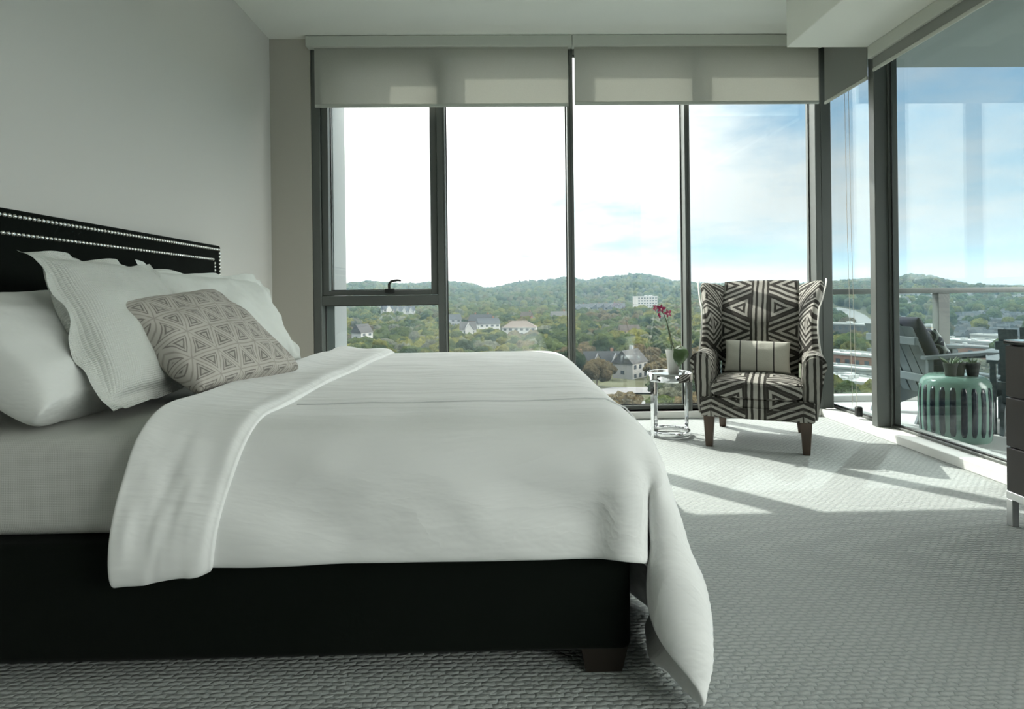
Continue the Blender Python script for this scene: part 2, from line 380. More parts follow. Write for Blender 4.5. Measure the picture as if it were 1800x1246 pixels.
# ------------------------------------------------------------------ bed
M_velvet = mat('dark_velvet', (.0040, .0058, .0044), .85, spec=.06, sheen=.02, build=b_cloth(14, .25, .01))
M_nail = mat('nailhead_nickel', (.75, .74, .70), .22, 1)
M_dkwood = mat('dark_wood', (.020, .014, .010), .4)
M_sheet = mat('white_sheet', (.66, .67, .65), .9, build=b_cloth(5, .35, .03, (1, 1, 2)))
M_blanket = mat('waffle_sheet', (.50, .505, .48), .9, build=b_waffle(.0045, .25))
def b_duvet(k, b):
    c = k.coord()
    w = k.node('ShaderNodeTexNoise'); k.l.new(k.mapping(c, (1.1, 8, 4.5), (0, R(30), R(7))), w.inputs['Vector'])
    w.inputs['Scale'].default_value = .8; w.inputs['Detail'].default_value = 5; w.inputs['Roughness'].default_value = .5; w.inputs['Distortion'].default_value = .6
    g = k.m('SUBTRACT', 1, k.m('MULTIPLY', k.m('ABSOLUTE', k.m('SUBTRACT', w.outputs[0], .5)), 5), clamp=True)   # creases
    n = k.noise(k.mapping(c, (1.6, 7, 5), (0, R(32), R(4))), 1.4, 3)
    k.bump(b, k.m('ADD', k.m('MULTIPLY', g, .30), k.m('MULTIPLY', n, .6)), .55, .032)
M_duvet = mat('white_cotton_duvet', (.76, .765, .755), .85, spec=.2, sheen=.15, build=b_duvet)
M_seam = mat('seam_piping', (.60, .61, .61), .85)
M_euro = mat('ribbed_white_linen', (.60, .615, .58), .95, build=b_waffle(.0065))
M_euro2 = mat('plain_white_linen', (.66, .68, .65), .95, build=b_cloth(7, .5, .03))
def b_print(k, b):
    u = k.node('ShaderNodeUVMap').outputs[0]
    nz = k.node('ShaderNodeTexNoise'); k.l.new(u, nz.inputs['Vector']); nz.inputs['Scale'].default_value = 9
    x, y, z = k.xyz(u); x = k.m('ADD', x, k.m('MULTIPLY', k.m('SUBTRACT', nz.outputs[0], .5), .012))
    hgt = .082; ds = []
    for a in (90, 210, 330):
        f = k.m('FRACT', k.m('DIVIDE', k.m('ADD', k.m('MULTIPLY', x, cos(R(a))), k.m('MULTIPLY', y, sin(R(a)))), hgt))
        ds.append(k.m('MINIMUM', f, k.m('SUBTRACT', 1, f)))
    d = k.m('MINIMUM', ds[0], k.m('MINIMUM', ds[1], ds[2]))      # nested triangles on a triangular net
    n = k.noise(u, 60, 3); n2 = k.noise(u, 11, 2)
    dd = k.m('ADD', d, k.m('MULTIPLY', k.m('SUBTRACT', n, .5), .03))
    c = k.ramp(dd, [(0, (.24, .22, .195)), (.035, (.44, .415, .375)), (.115, (.44, .415, .375)), (.125, (.14, .125, .115)), (.15, (.14, .125, .115)), (.16, (.41, .385, .345)), (.205, (.39, .37, .33)), (.215, (.10, .09, .085)), (.255, (.12, .11, .10)), (.27, (.40, .38, .34)), (.33, (.35, .33, .29))])
    k.put(b.inputs['Base Color'], k.mix(k.m('MULTIPLY', n2, .40), c, (.42, .40, .365)))
    k.bump(b, k.m('ADD', dd, k.m('MULTIPLY', k.noise(k.coord(), 8, 2), 1.2)), .4, .015)
M_print = mat('block_printed_linen', (.6, .58, .54), .95, build=b_print)

bed = thing('bed', 'king size bed with near-black velvet frame and nailhead headboard', 'bed', (-.7, 2.57, 0))
bm = BM(); box(bm, (-1.70, 1.535, .068), (.335, 3.60, .375), .022, 3); build('bed_frame', bm, M_velvet, bed)
for x in (-1.6, .265):
    for y in (1.61, 3.52):
        bm = BM(); taper(bm, x, y, 0, .075, .048, .062); build('leg', bm, M_dkwood, bed)
bm = BM(); box(bm, (-1.787, 1.50, .06), (-1.69, 3.635, 1.322), .014, 3); hb = build('headboard', bm, M_velvet, bed)
def nail(bm, y, z):
    vs = []
    for r, h in ((.0085, 0), (.0065, .004), (.003, .0062)):
        vs.append([bm.verts.new((-1.690+h, y+r*cos(k*pi/4), z+r*sin(k*pi/4))) for k in range(8)])
    for a, b in zip(vs, vs[1:]):
        for k in range(8): bm.faces.new((a[k], a[(k+1) % 8], b[(k+1) % 8], b[k]))
    bm.faces.new(vs[-1])
for d, e in ((.026, .022), (.088, .080)):
    nails = []
    z = 1.322-d; y = 1.50+e
    while y < 3.635-e+.001: nails.append((y, z)); y += .0215
    z -= .0215
    while z > .62: nails.append((3.635-e, z)); nails.append((1.50+e, z)); z -= .0215
    bm = BM()
    for y, z in nails: nail(bm, y, z)
    nh = build('nailhead_trim', bm, M_nail, hb); nh['label'] = ('outer' if d < .05 else 'inner')+' row of round nickel nailheads'
bm = BM(); box(bm, (-1.683, 1.565, .376), (.318, 3.565, .645), .055, 6)
mt = build('mattress', bm, M_blanket, None, uv=lambda c, n: (c.x+c.y*.5, c.z if abs(n.z) < .7 else c.y))
tag(mt, 'thick mattress in a white waffle sheet on the dark bed', 'mattress')

# ------------------------------------------------------------------ duvet (draped cloth, stored as a grid of heights and positions)
NX, NY = 31, 46
# steps in millimetres from point to point along each row of the cloth
ROWS = [
-797, 1519, 323, 57, -2, 0, 57, 2, 0, 57, -3, 0, 58, 0, 0, 57, 0, 0, 57, 3, 0, 57, 0, 0, 57, -3, 0, 57, 1, 0, 58, 2, 0, 57, -1, 0, 57, -1, 0, 57, 0, 0, 57, 1, 0, 57, -1, 0, 86, -1, -1, 57, 3, 0, 56, -9, 1, 34, -45, 10, 49, 0, -7, 13, 51, -22, 11, 52, -22, 42, 23, -23, -1, -43, -33, -21, -42, -33, -3, -46, -33, 17, -42, -34, 29, -34, -36, 35, -18, -41, 37, 20, -35, 42, 38, 0,
-797, 1525, 380, 57, -2, 0, 57, 1, 0, 57, 0, 0, 58, -2, 0, 57, 0, 0, 57, 1, 0, 57, 1, 0, 57, -1, 0, 57, 2, 0, 58, -2, 0, 57, 2, 0, 57, -2, 0, 57, -1, 0, 57, 1, 0, 57, 1, -1, 86, 1, 0, 57, -2, 0, 57, -1, 0, 38, -42, 8, 49, 7, -8, 11, 51, -23, 24, 45, -21, 34, -24, -29, -19, -42, -33, -13, -43, -33, 20, -41, -35, 34, -23, -39, 31, -4, -47, -4, 8, -54, -3, 15, -50, 43, 38, -1,
-797, 1531, 437, 57, 1, 0, 57, -1, 0, 57, 0, 0, 57, -1, 0, 58, 1, 0, 57, 2, 0, 57, -2, 0, 57, -1, 0, 58, 1, 0, 57, 0, 0, 57, 0, 0, 57, 1, 0, 57, 0, 0, 58, 1, -1, 57, -3, 1, 85, 1, -1, 57, 3, 0, 57, -2, 0, 44, -36, 6, 47, 13, -10, 11, 50, -23, 45, 16, -24, -9, -43, -32, -13, -45, -33, 27, -34, -36, 34, -10, -44, 22, 7, -52, -6, 10, -56, -22, 4, -52, -13, 8, -54, 39, 37, -12,
-797, 1537, 494, 57, 1, 0, 57, 0, 0, 57, -1, 0, 57, -1, 0, 58, 2, 0, 57, 0, 0, 57, 0, 0, 57, -2, 0, 58, 0, 0, 57, 2, 0, 57, -2, 0, 57, 2, 0, 57, -2, 0, 58, 1, 0, 57, 0, 0, 86, 1, -1, 57, 0, 0, 57, 2, 0, 48, -27, 4, 43, 20, -13, 28, 41, -23, 22, -29, -28, -13, -43, -33, 32, -21, -40, 28, 3, -50, 14, 10, -55, -8, 8, -54, -17, 7, -54, -5, 6, -57, -9, 6, -56, 3, 30, -21,
-797, 1542, 551, 57, 0, 0, 57, 0, 0, 57, 1, 0, 57, 0, 0, 58, 0, 0, 57, 0, 0, 57, 0, 0, 57, -1, 0, 58, -1, 0, 57, 1, 0, 57, 0, 0, 57, 0, 0, 58, -1, 0, 57, 1, 0, 57, 0, 0, 86, 0, -1, 57, 0, 0, 57, 1, 0, 54, -12, 1, 40, 24, -15, 43, 5, -24, -2, -40, -33, 30, -1, -48, 18, 9, -53, 4, 11, -56, 2, 10, -57, 0, 9, -56, -4, 7, -57, -5, 6, -56, -11, 7, -56, -48, 7, -26,
-798, 1564, 603, 58, 0, 1, 57, 0, 0, 57, 1, 0, 57, 0, 0, 57, 0, 0, 58, -1, 0, 57, 1, 0, 57, 0, 0, 58, -1, 0, 57, 1, 0, 57, 0, 0, 58, -1, 0, 57, 0, 0, 57, 0, -1, 58, 0, 0, 86, 0, 0, 57, 0, 0, 57, -1, 0, 56, 0, -5, 47, 13, -16, 37, -20, -29, 20, 8, -53, 3, 9, -56, -2, 7, -57, 0, 9, -57, -2, 9, -57, -2, 8, -56, -1, 9, -57, 2, 9, -56, 10, 11, -55, -39, 6, -35,
-798, 1609, 639, 57, 0, 0, 57, 0, 0, 58, 0, 0, 57, 0, 0, 57, 0, 0, 58, 0, 0, 57, 0, 0, 57, 0, 0, 58, 0, 0, 57, 0, 0, 57, 0, 0, 58, 0, 0, 57, 0, 0, 58, 0, 0, 57, 0, 0, 87, 0, 0, 57, -1, -1, 58, 0, 1, 58, -2, -2, 51, 2, -25, 33, 4, -47, 1, 6, -57, 3, 7, -56, 1, 8, -57, -5, 9, -56, -1, 9, -57, 0, 9, -57, 1, 9, -56, 2, 10, -57, 6, 10, -56, -12, 9, -42,
-798, 1666, 649, 57, 0, 1, 57, -1, 0, 57, 0, 0, 58, 1, 0, 57, 0, 0, 57, 0, -1, 58, 0, 1, 57, 0, -1, 58, 0, 0, 57, 0, 0, 57, 0, 1, 58, -1, 0, 57, 0, 0, 58, 0, 0, 58, 0, 0, 86, 0, 0, 58, -1, 0, 57, 0, 0, 59, -1, -2, 53, 2, -27, 32, 3, -48, 16, 3, -56, 6, 6, -57, 2, 7, -57, 2, 7, -57, 2, 6, -57, -1, 9, -57, -1, 9, -56, -3, 11, -56, -7, 18, -53, -5, 9, -51,
-800, 1723, 652, 58, 0, -3, 57, 0, 0, 58, 0, 0, 57, 0, 0, 58, 0, 0, 57, 0, 0, 58, 0, 0, 57, 0, 0, 58, 0, 0, 57, 0, 0, 58, 0, 0, 57, 0, 0, 58, 0, 0, 57, 0, 0, 58, -1, 0, 86, 0, 0, 58, 0, 0, 57, 0, 0, 58, 0, -2, 52, 1, -25, 34, 2, -47, 17, 3, -54, 11, 4, -57, 11, 4, -56, 10, 4, -56, 8, 4, -57, 7, 4, -57, 5, 4, -57, 0, 7, -57, -7, 13, -55, -8, 14, -55,
-800, 1781, 653, 57, -1, -4, 58, 0, 0, 57, 0, 0, 58, 0, 0, 58, 0, 0, 57, 0, 0, 58, 0, 0, 57, 0, 0, 58, 0, 0, 57, 0, 0, 57, 0, 0, 58, 0, 0, 57, 0, 0, 58, 0, 0, 57, 0, 0, 87, 0, 0, 57, -1, 0, 57, 0, 0, 58, 0, -2, 52, 1, -25, 33, 2, -46, 11, 1, -56, -3, 0, -57, 1, 0, -58, 6, 2, -57, 12, 5, -56, 14, 8, -54, 14, 7, -55, 14, 7, -56, 12, 7, -55, 12, 4, -56,
-800, 1838, 652, 57, 0, -3, 58, 0, 0, 57, -1, 0, 58, 1, 0, 57, 0, 0, 58, 0, 0, 57, 0, 0, 58, 0, 0, 57, 0, 0, 58, 0, 0, 57, 0, 0, 58, -1, 0, 57, 0, 0, 58, 0, 0, 57, 0, 0, 86, 0, 0, 58, 0, 0, 57, 0, 0, 57, 0, -2, 52, 1, -24, 34, 1, -47, 10, 0, -56, 2, 1, -57, -3, 0, -57, -4, 0, -58, -3, 1, -57, 4, 1, -57, 8, 2, -57, 11, 5, -56, 15, 8, -55, 18, 12, -52,
-800, 1895, 654, 57, 0, -4, 58, 0, -1, 57, 0, 0, 58, 0, 0, 57, 0, 0, 58, 0, 0, 57, 0, 0, 58, 0, 0, 57, 0, 0, 58, 0, 0, 57, 0, 0, 58, 0, 0, 57, 0, 0, 58, 0, 0, 57, 0, 0, 86, -1, 0, 57, 0, 0, 58, 0, 0, 57, 1, -2, 52, 0, -24, 33, 1, -46, 11, 0, -57, -2, 1, -57, 1, 0, -57, -4, 1, -58, -3, 0, -57, -3, 0, -57, -1, 1, -57, 1, 1, -57, 4, 2, -57, 23, 14, -49,
-800, 1952, 654, 57, 0, -4, 58, 0, -1, 57, 0, 0, 58, 0, 0, 57, 0, 0, 58, 0, 0, 57, 0, 0, 58, 0, 0, 57, 0, 0, 58, 0, 0, 57, 0, 0, 57, 0, 0, 58, 0, 0, 57, 0, 0, 58, 0, 0, 86, 0, 0, 57, 0, 0, 57, 0, 0, 58, 0, -2, 52, 1, -24, 33, 0, -46, 11, 1, -56, 1, 0, -58, 0, 0, -57, -2, 1, -57, -1, 0, -58, -3, 0, -57, -4, 1, -57, 0, 0, -57, 0, -1, -57, -6, 9, -49,
-800, 2010, 656, 57, 0, -5, 58, 0, -2, 57, -1, 0, 58, 1, 0, 57, 0, 0, 58, 0, 0, 57, 0, 0, 57, 0, 0, 58, 0, 0, 57, 0, 0, 58, 0, 0, 57, 0, 0, 58, -1, 0, 57, 1, 0, 57, -1, 0, 86, 0, 0, 58, 0, 0, 57, 0, 0, 58, 1, -2, 52, 0, -24, 33, 0, -46, 10, 1, -56, 1, 0, -58, 0, 1, -57, 2, 0, -57, 0, 0, -57, -3, 0, -58, 2, 0, -57, -3, 0, -57, -4, 0, -57, -29, 2, -49,
-800, 2067, 654, 57, 0, -4, 58, 0, -1, 57, 0, 0, 58, 0, 0, 57, 0, 0, 57, 0, 0, 58, 0, 0, 57, 0, 0, 58, 0, 0, 57, 0, 0, 58, 0, 0, 57, 0, 0, 57, 0, 0, 58, 0, 0, 57, 0, 0, 86, 0, 0, 58, 0, 0, 57, 0, 0, 58, 0, -2, 52, 0, -24, 33, 1, -46, 10, 0, -56, 1, 0, -57, 0, 1, -58, 0, 0, -57, 0, 0, -57, 1, 0, -58, 0, 1, -57, -2, 0, -57, -2, 0, -57, -29, 1, -49,
-800, 2124, 656, 57, 0, -7, 58, 0, 0, 57, 0, 0, 58, 0, 0, 57, 0, 0, 57, 0, 0, 58, 0, 0, 57, 0, 0, 58, 0, 0, 57, 0, 0, 57, 0, 0, 58, 0, 0, 57, 0, 0, 58, 0, 0, 57, 0, 0, 86, 0, 0, 57, 0, 0, 58, 0, 0, 57, 1, -2, 52, 0, -24, 34, 0, -46, 10, 0, -56, 0, 1, -57, 0, 0, -58, 0, 0, -57, 1, 0, -57, 1, 1, -58, 0, 0, -57, 1, 0, -57, -4, 0, -57, -27, 1, -49,
-800, 2182, 660, 57, 0, -8, 57, 0, -3, 58, 0, 0, 57, 0, 0, 58, 0, 0, 57, 0, 0, 58, 0, 0, 57, 0, 0, 57, 0, 0, 58, 0, 0, 57, 0, 0, 58, 0, 0, 57, 0, 0, 57, 0, 0, 58, 0, 0, 86, 0, 0, 57, 0, 0, 58, 0, 0, 57, 0, -2, 52, 0, -24, 34, 1, -45, 10, 0, -57, 1, 0, -57, 0, 0, -57, 0, 1, -58, 0, 0, -57, 2, 0, -57, -2, 0, -58, 0, 0, -57, 0, 0, -57, -27, 1, -49,
-800, 2239, 660, 57, 0, -7, 57, 0, -3, 58, 0, -1, 57, 0, 0, 58, 0, 0, 57, 0, 0, 57, 0, 0, 58, 0, 0, 57, 0, 0, 58, 0, 0, 57, 0, 0, 58, 0, 0, 57, 0, 0, 57, 0, 0, 58, 0, 0, 86, 0, 0, 57, 0, 0, 58, 0, 0, 57, 0, -2, 52, 1, -23, 34, 0, -46, 10, 0, -57, 0, 0, -57, 1, 1, -57, 0, 0, -58, -1, 0, -57, 2, 0, -57, 2, 0, -57, -1, 0, -58, -2, 1, -56, -24, 1, -50,
-800, 2296, 663, 57, 0, -8, 57, 0, -5, 58, 0, -1, 57, 0, 0, 57, 0, 0, 58, 0, 0, 57, 0, 0, 58, 1, 0, 57, -1, 0, 58, 1, 0, 57, 0, 0, 57, 0, 0, 58, 0, 0, 57, 0, 0, 58, 0, 0, 86, 0, 0, 57, 0, 0, 58, 0, 0, 57, 0, -2, 52, 0, -23, 34, 0, -46, 10, 1, -56, 0, 0, -58, 1, 0, -57, 1, 0, -57, -1, 0, -58, 1, 0, -57, 0, 1, -57, 4, 0, -57, -1, 0, -58, -26, 1, -49,
-800, 2353, 662, 57, 0, -8, 57, 1, -4, 58, 0, -1, 57, 0, 0, 57, 0, 0, 58, 0, 0, 57, 0, 0, 58, 0, 0, 57, 0, 0, 58, 0, 0, 57, 0, 0, 57, 0, 0, 58, 0, 0, 57, 0, 0, 57, 0, 0, 87, 0, 0, 57, 0, 0, 57, 0, 0, 58, 0, -2, 52, 1, -23, 34, 0, -46, 10, 0, -56, 2, 0, -58, -1, 0, -57, 0, 0, -57, 1, 1, -58, 1, 0, -57, 0, 0, -57, 4, 0, -57, 0, 0, -57, -26, 1, -50,
-800, 2411, 664, 57, 0, -9, 57, 0, -4, 57, 0, -2, 58, 0, 0, 57, 0, 0, 58, 0, 0, 57, 0, 0, 58, 0, 0, 57, 0, 0, 57, 0, 0, 58, 0, 0, 57, 1, 0, 58, -1, 0, 57, 0, 0, 57, 0, 0, 86, 1, 0, 58, 0, 0, 57, 0, 1, 58, 0, -3, 52, 0, -23, 34, 0, -45, 10, 0, -57, 2, 0, -57, 0, 1, -58, 1, 0, -57, 0, 0, -57, 3, 0, -58, 1, 0, -57, 1, 0, -57, 1, 0, -57, -25, 1, -50,
-800, 2468, 666, 57, 0, -10, 57, 0, -5, 57, 0, -2, 58, 1, 0, 57, -1, 0, 57, 1, 0, 58, 0, 0, 57, 0, 0, 58, 0, 0, 57, 0, 0, 58, 0, 0, 57, 0, 0, 57, 0, 0, 58, 0, 0, 57, 0, 0, 86, 0, 0, 58, 0, 0, 57, 0, 0, 58, 0, -2, 52, 0, -23, 34, 0, -45, 10, 1, -57, 1, 0, -57, 1, 0, -58, 2, 0, -57, -1, 0, -57, 1, 0, -57, 2, 0, -58, 4, 0, -57, 1, 1, -57, -31, 0, -45,
-800, 2525, 666, 57, 0, -10, 57, 1, -6, 57, 0, -1, 58, 0, 0, 57, 0, 0, 57, 0, 0, 58, 0, 0, 57, 0, 0, 58, 0, 0, 57, 0, 0, 58, 0, 0, 57, 0, 0, 57, 0, 0, 58, 0, 0, 57, 0, 0, 86, 0, 0, 58, 0, 0, 57, 1, 0, 58, 0, -1, 52, 0, -24, 34, 0, -45, 10, 0, -57, 0, 0, -57, 2, 0, -58, 1, 0, -57, 1, 0, -57, 3, 0, -57, 1, 1, -58, 1, 0, -57, 3, 0, -57, -28, -1, -50,
-800, 2582, 668, 57, 1, -10, 57, 0, -6, 57, 0, -3, 57, 0, 0, 58, 0, 0, 57, 0, 0, 58, 0, 0, 57, 1, 0, 58, 0, 0, 57, 0, 0, 58, 0, 0, 57, 0, 0, 57, 0, 0, 58, 0, 0, 57, 0, 0, 86, 0, 0, 58, 0, 0, 57, 0, 0, 57, 0, -2, 53, 0, -23, 34, 0, -45, 10, 0, -57, 0, 0, -57, 2, 0, -57, 1, 1, -58, 1, 0, -57, 1, 0, -57, 1, 0, -58, 3, 0, -57, -2, 0, -57, -24, -1, -50,
-800, 2640, 671, 57, 0, -10, 57, 0, -8, 57, 0, -4, 57, 0, 0, 58, 0, 0, 57, 1, 0, 58, 0, 0, 57, 0, 0, 58, 0, 0, 57, 0, 0, 57, 0, 0, 58, 0, 0, 57, 0, 0, 58, 0, 0, 57, 0, 0, 86, 0, 0, 58, 0, 0, 57, 0, 1, 57, 1, -3, 53, 0, -23, 34, 0, -45, 10, 0, -57, 2, 0, -57, -1, 0, -57, 0, 0, -58, 2, 0, -57, 0, 0, -57, 4, 0, -58, 1, 0, -57, -3, 0, -57, -24, 0, -50,
-800, 2697, 671, 56, 0, -11, 57, 0, -7, 58, 1, -4, 57, 0, 0, 58, 0, 0, 57, 0, 0, 58, 0, 0, 57, 0, 0, 58, 0, 0, 57, 0, 0, 57, 0, 0, 58, 1, 0, 57, 0, 0, 58, 0, 0, 57, 0, 0, 86, 0, 0, 57, 0, 0, 58, 0, 0, 57, 0, -2, 52, 0, -23, 35, 0, -45, 10, 0, -57, 1, 0, -57, 0, 0, -57, 1, 0, -58, -2, 0, -57, 2, 0, -57, 1, 0, -58, 3, 1, -57, -1, -1, -57, -25, 0, -50,
-800, 2754, 670, 56, 1, -10, 58, 0, -6, 57, 0, -5, 57, 0, 0, 58, 0, 0, 57, 0, 0, 58, 1, 0, 57, 0, 0, 58, 0, 0, 57, 0, 0, 57, 0, 0, 58, 0, 0, 57, 0, 0, 58, 0, 0, 57, 0, 0, 86, 0, 1, 57, 0, 0, 58, 0, -1, 57, 0, -2, 52, 0, -23, 35, 0, -45, 10, 0, -57, 0, 0, -57, 0, 0, -57, 1, 0, -58, -1, 0, -57, 3, 1, -57, 0, 0, -58, 2, 0, -57, -1, 0, -57, -26, -1, -50,
-800, 2812, 672, 56, 0, -12, 57, 0, -7, 58, 0, -4, 57, 0, 0, 58, 1, 0, 57, 0, 0, 58, 0, 0, 57, 0, 0, 58, 0, 0, 57, 0, 0, 57, 0, 0, 58, 0, 0, 57, 1, 0, 58, 0, 0, 57, 0, 0, 86, 0, 0, 57, 0, 0, 58, 0, 0, 57, 0, -2, 52, 0, -23, 35, 0, -45, 9, 0, -57, 1, 0, -57, 0, 0, -57, 2, 0, -58, -1, 0, -57, 0, 0, -57, 0, 0, -58, 0, 0, -57, 1, 0, -57, -25, -1, -50,
-800, 2869, 672, 56, 0, -11, 57, 0, -7, 58, 1, -5, 57, 0, 0, 58, 0, 0, 57, 0, 0, 58, 0, 0, 57, 0, 0, 58, 1, 0, 57, 0, 0, 57, 0, 0, 58, 0, 0, 57, 0, 0, 58, 0, 0, 57, 0, 0, 86, 0, 0, 57, 0, 0, 58, 0, 0, 57, 0, -1, 52, 0, -24, 35, 0, -45, 9, 0, -57, 0, 0, -57, 2, 0, -57, 0, 0, -58, 0, 0, -57, 1, 0, -57, 0, 0, -58, -1, 0, -57, -1, 0, -57, -24, 0, -50,
-800, 2926, 670, 57, 0, -9, 57, 1, -7, 57, 0, -4, 57, 0, -1, 58, 0, 0, 57, 1, 0, 58, 0, 0, 57, 0, 0, 58, 0, 0, 57, 0, 0, 58, 0, 0, 57, 0, 0, 57, 0, 0, 58, 0, 0, 57, 1, 0, 86, 0, 0, 57, 0, 0, 58, 0, 0, 57, 0, -2, 53, 0, -23, 34, 0, -45, 10, -1, -57, 1, 0, -57, 0, 0, -57, 1, 0, -58, -2, 0, -57, 2, 0, -57, -1, 0, -58, 0, 0, -57, -2, 0, -57, -25, 0, -50,
-800, 2983, 669, 56, 1, -9, 58, 0, -8, 57, 0, -3, 57, 0, 0, 58, 1, 0, 57, 0, 0, 58, 0, 0, 57, 0, 0, 58, 0, 0, 57, 0, 0, 57, 1, 0, 58, 0, 0, 57, 0, 0, 58, 0, 0, 57, 0, 0, 86, 0, 0, 58, 0, 0, 57, 0, 0, 57, 0, -2, 53, 0, -23, 34, 0, -45, 10, 0, -57, 2, 0, -57, -1, 0, -57, 2, 0, -58, -1, -1, -57, 0, 0, -57, 2, 0, -58, -4, 1, -57, -3, 0, -57, -24, -1, -50,
-800, 3041, 671, 57, 0, -11, 57, 0, -7, 57, 1, -3, 58, 0, -1, 57, 0, 0, 58, 0, 0, 57, 0, 0, 57, 1, 0, 58, 0, 0, 57, 0, 0, 58, 0, 0, 57, 0, 0, 57, 0, 0, 58, 0, 0, 57, 1, 0, 86, 0, 0, 58, 0, 0, 57, 0, 0, 57, 0, -2, 52, -1, -23, 35, 0, -45, 10, 0, -57, 1, 0, -57, 0, 0, -58, 0, 0, -57, 1, 0, -57, -1, 0, -58, 3, 0, -57, -2, 0, -57, -3, 0, -57, -26, 0, -50,
-800, 3098, 670, 57, 0, -11, 57, 1, -6, 57, 0, -4, 58, 0, 0, 57, 0, 0, 58, 1, 0, 57, 0, 0, 57, 0, 0, 58, 0, 0, 57, 0, 0, 58, 0, 0, 57, 1, 0, 58, 0, 0, 57, 0, 0, 57, 0, 0, 86, 0, 0, 58, 0, 0, 57, 0, 0, 57, 0, -2, 53, 0, -23, 34, 0, -46, 10, -1, -56, 0, 0, -57, -1, 0, -58, -1, 0, -57, 1, 0, -57, 0, 0, -58, 1, 0, -57, 1, 0, -57, -2, 0, -57, -26, 0, -50,
-800, 3155, 665, 57, 1, -8, 57, 0, -7, 57, 0, -1, 58, 1, 0, 57, 0, 0, 58, 0, 0, 57, 0, 0, 58, 0, 0, 57, 0, 0, 57, 1, 0, 58, 0, 0, 57, 0, 0, 58, 0, 0, 57, 0, 0, 58, 0, 0, 86, 1, 0, 57, 0, 0, 57, 0, 0, 58, 0, -2, 52, -1, -23, 34, 0, -46, 10, 0, -56, 0, -1, -58, -1, 0, -57, 0, 0, -57, -1, 0, -58, -2, 0, -57, 2, 0, -57, -3, 0, -57, 4, 0, -57, -24, 1, -50,
-800, 3213, 665, 57, 0, -9, 57, 0, -6, 57, 1, -1, 58, 0, 0, 57, 0, 0, 58, 0, 0, 57, 0, 0, 58, 1, 0, 57, 0, 0, 58, 0, 0, 57, 0, 0, 57, 0, 0, 58, 0, 0, 57, 1, 0, 58, 0, 0, 86, 0, 0, 57, 0, 0, 57, 0, 0, 58, 0, -2, 52, 0, -23, 34, -1, -46, 10, 0, -56, 1, 0, -58, 1, -1, -57, 2, 0, -57, 1, 0, -58, -1, 0, -57, 0, 0, -57, 0, 0, -57, -2, 0, -57, -25, 1, -50,
-800, 3270, 663, 57, 0, -8, 57, 1, -6, 58, 0, 0, 57, 0, 0, 57, 0, 0, 58, 1, 0, 57, 0, 0, 58, 0, 0, 57, 0, 0, 58, 0, 0, 57, 1, 0, 58, 0, 0, 57, 0, 0, 57, 0, 0, 58, 0, 0, 86, 1, 0, 57, 0, 0, 58, 0, 0, 57, 0, -2, 52, -1, -23, 34, -1, -46, 10, 0, -57, 4, 0, -57, 2, 0, -57, 2, -1, -58, 0, 0, -57, 2, 0, -57, 1, -1, -57, 1, 0, -58, -6, 0, -56, -27, 3, -50,
-800, 3327, 662, 57, 1, -8, 57, 0, -4, 58, 0, -1, 57, 1, 0, 58, 0, 0, 57, 0, 0, 57, 0, 0, 58, 0, 0, 57, 1, 0, 58, 0, 0, 57, 0, 0, 58, 0, 0, 57, 0, 0, 58, 1, 0, 57, 0, 0, 86, 0, 0, 58, 0, 0, 57, 0, 0, 57, 0, -2, 52, 0, -24, 35, -1, -45, 9, -1, -57, -1, 0, -58, 0, -1, -57, 1, 0, -57, 2, 0, -57, 3, 0, -58, 3, 0, -57, 2, -1, -57, 1, 0, -57, -26, 3, -49,
-800, 3384, 660, 57, 1, -6, 57, 0, -4, 58, 1, -1, 57, 0, 0, 58, 0, 0, 57, 0, 0, 58, 1, 0, 57, 0, 0, 57, 0, 0, 58, 0, 0, 57, 0, 0, 58, 0, 0, 57, 1, 0, 58, 0, 0, 57, 0, 0, 86, 0, 0, 58, 1, 0, 57, 0, 0, 58, 0, -2, 52, -1, -24, 34, -1, -46, 10, -1, -57, 1, 0, -57, -1, 0, -57, -3, -1, -58, 0, 0, -57, 0, 0, -57, -1, -1, -58, 2, 0, -57, 5, 0, -57, -10, 3, -48,
-799, 3442, 653, 57, 0, -1, 57, 1, -3, 57, 0, 0, 58, 0, 0, 57, 1, 0, 57, 0, 0, 58, 0, 0, 57, 0, 0, 57, 0, 0, 58, 0, 0, 57, 1, 0, 58, 0, 0, 57, 0, 0, 58, 0, 0, 57, 0, 0, 86, 1, 0, 58, 0, 0, 58, 1, 0, 58, 0, -2, 52, -2, -25, 34, -1, -46, 8, -1, -56, -1, 0, -58, 0, 0, -57, -3, -1, -57, -1, 0, -57, 1, 0, -58, 4, -1, -57, 8, -1, -57, 19, -4, -53, -21, 7, -52,
-799, 3499, 647, 57, 1, 0, 57, 0, 0, 57, 0, 0, 58, 1, 0, 57, 0, -1, 57, 0, 1, 58, 0, -1, 57, 1, 0, 57, 0, 0, 58, 0, 0, 57, 0, 0, 57, 0, 0, 58, 1, 0, 57, 0, 1, 58, 0, 0, 86, 0, 0, 58, 1, 0, 58, 1, -1, 58, 1, -3, 52, -3, -24, 34, -3, -47, 23, -5, -52, 7, -5, -57, 3, -3, -57, 3, -2, -57, 2, 0, -58, 3, -2, -57, 4, -3, -56, -3, 10, -56, 10, 0, -55, -7, 0, -53,
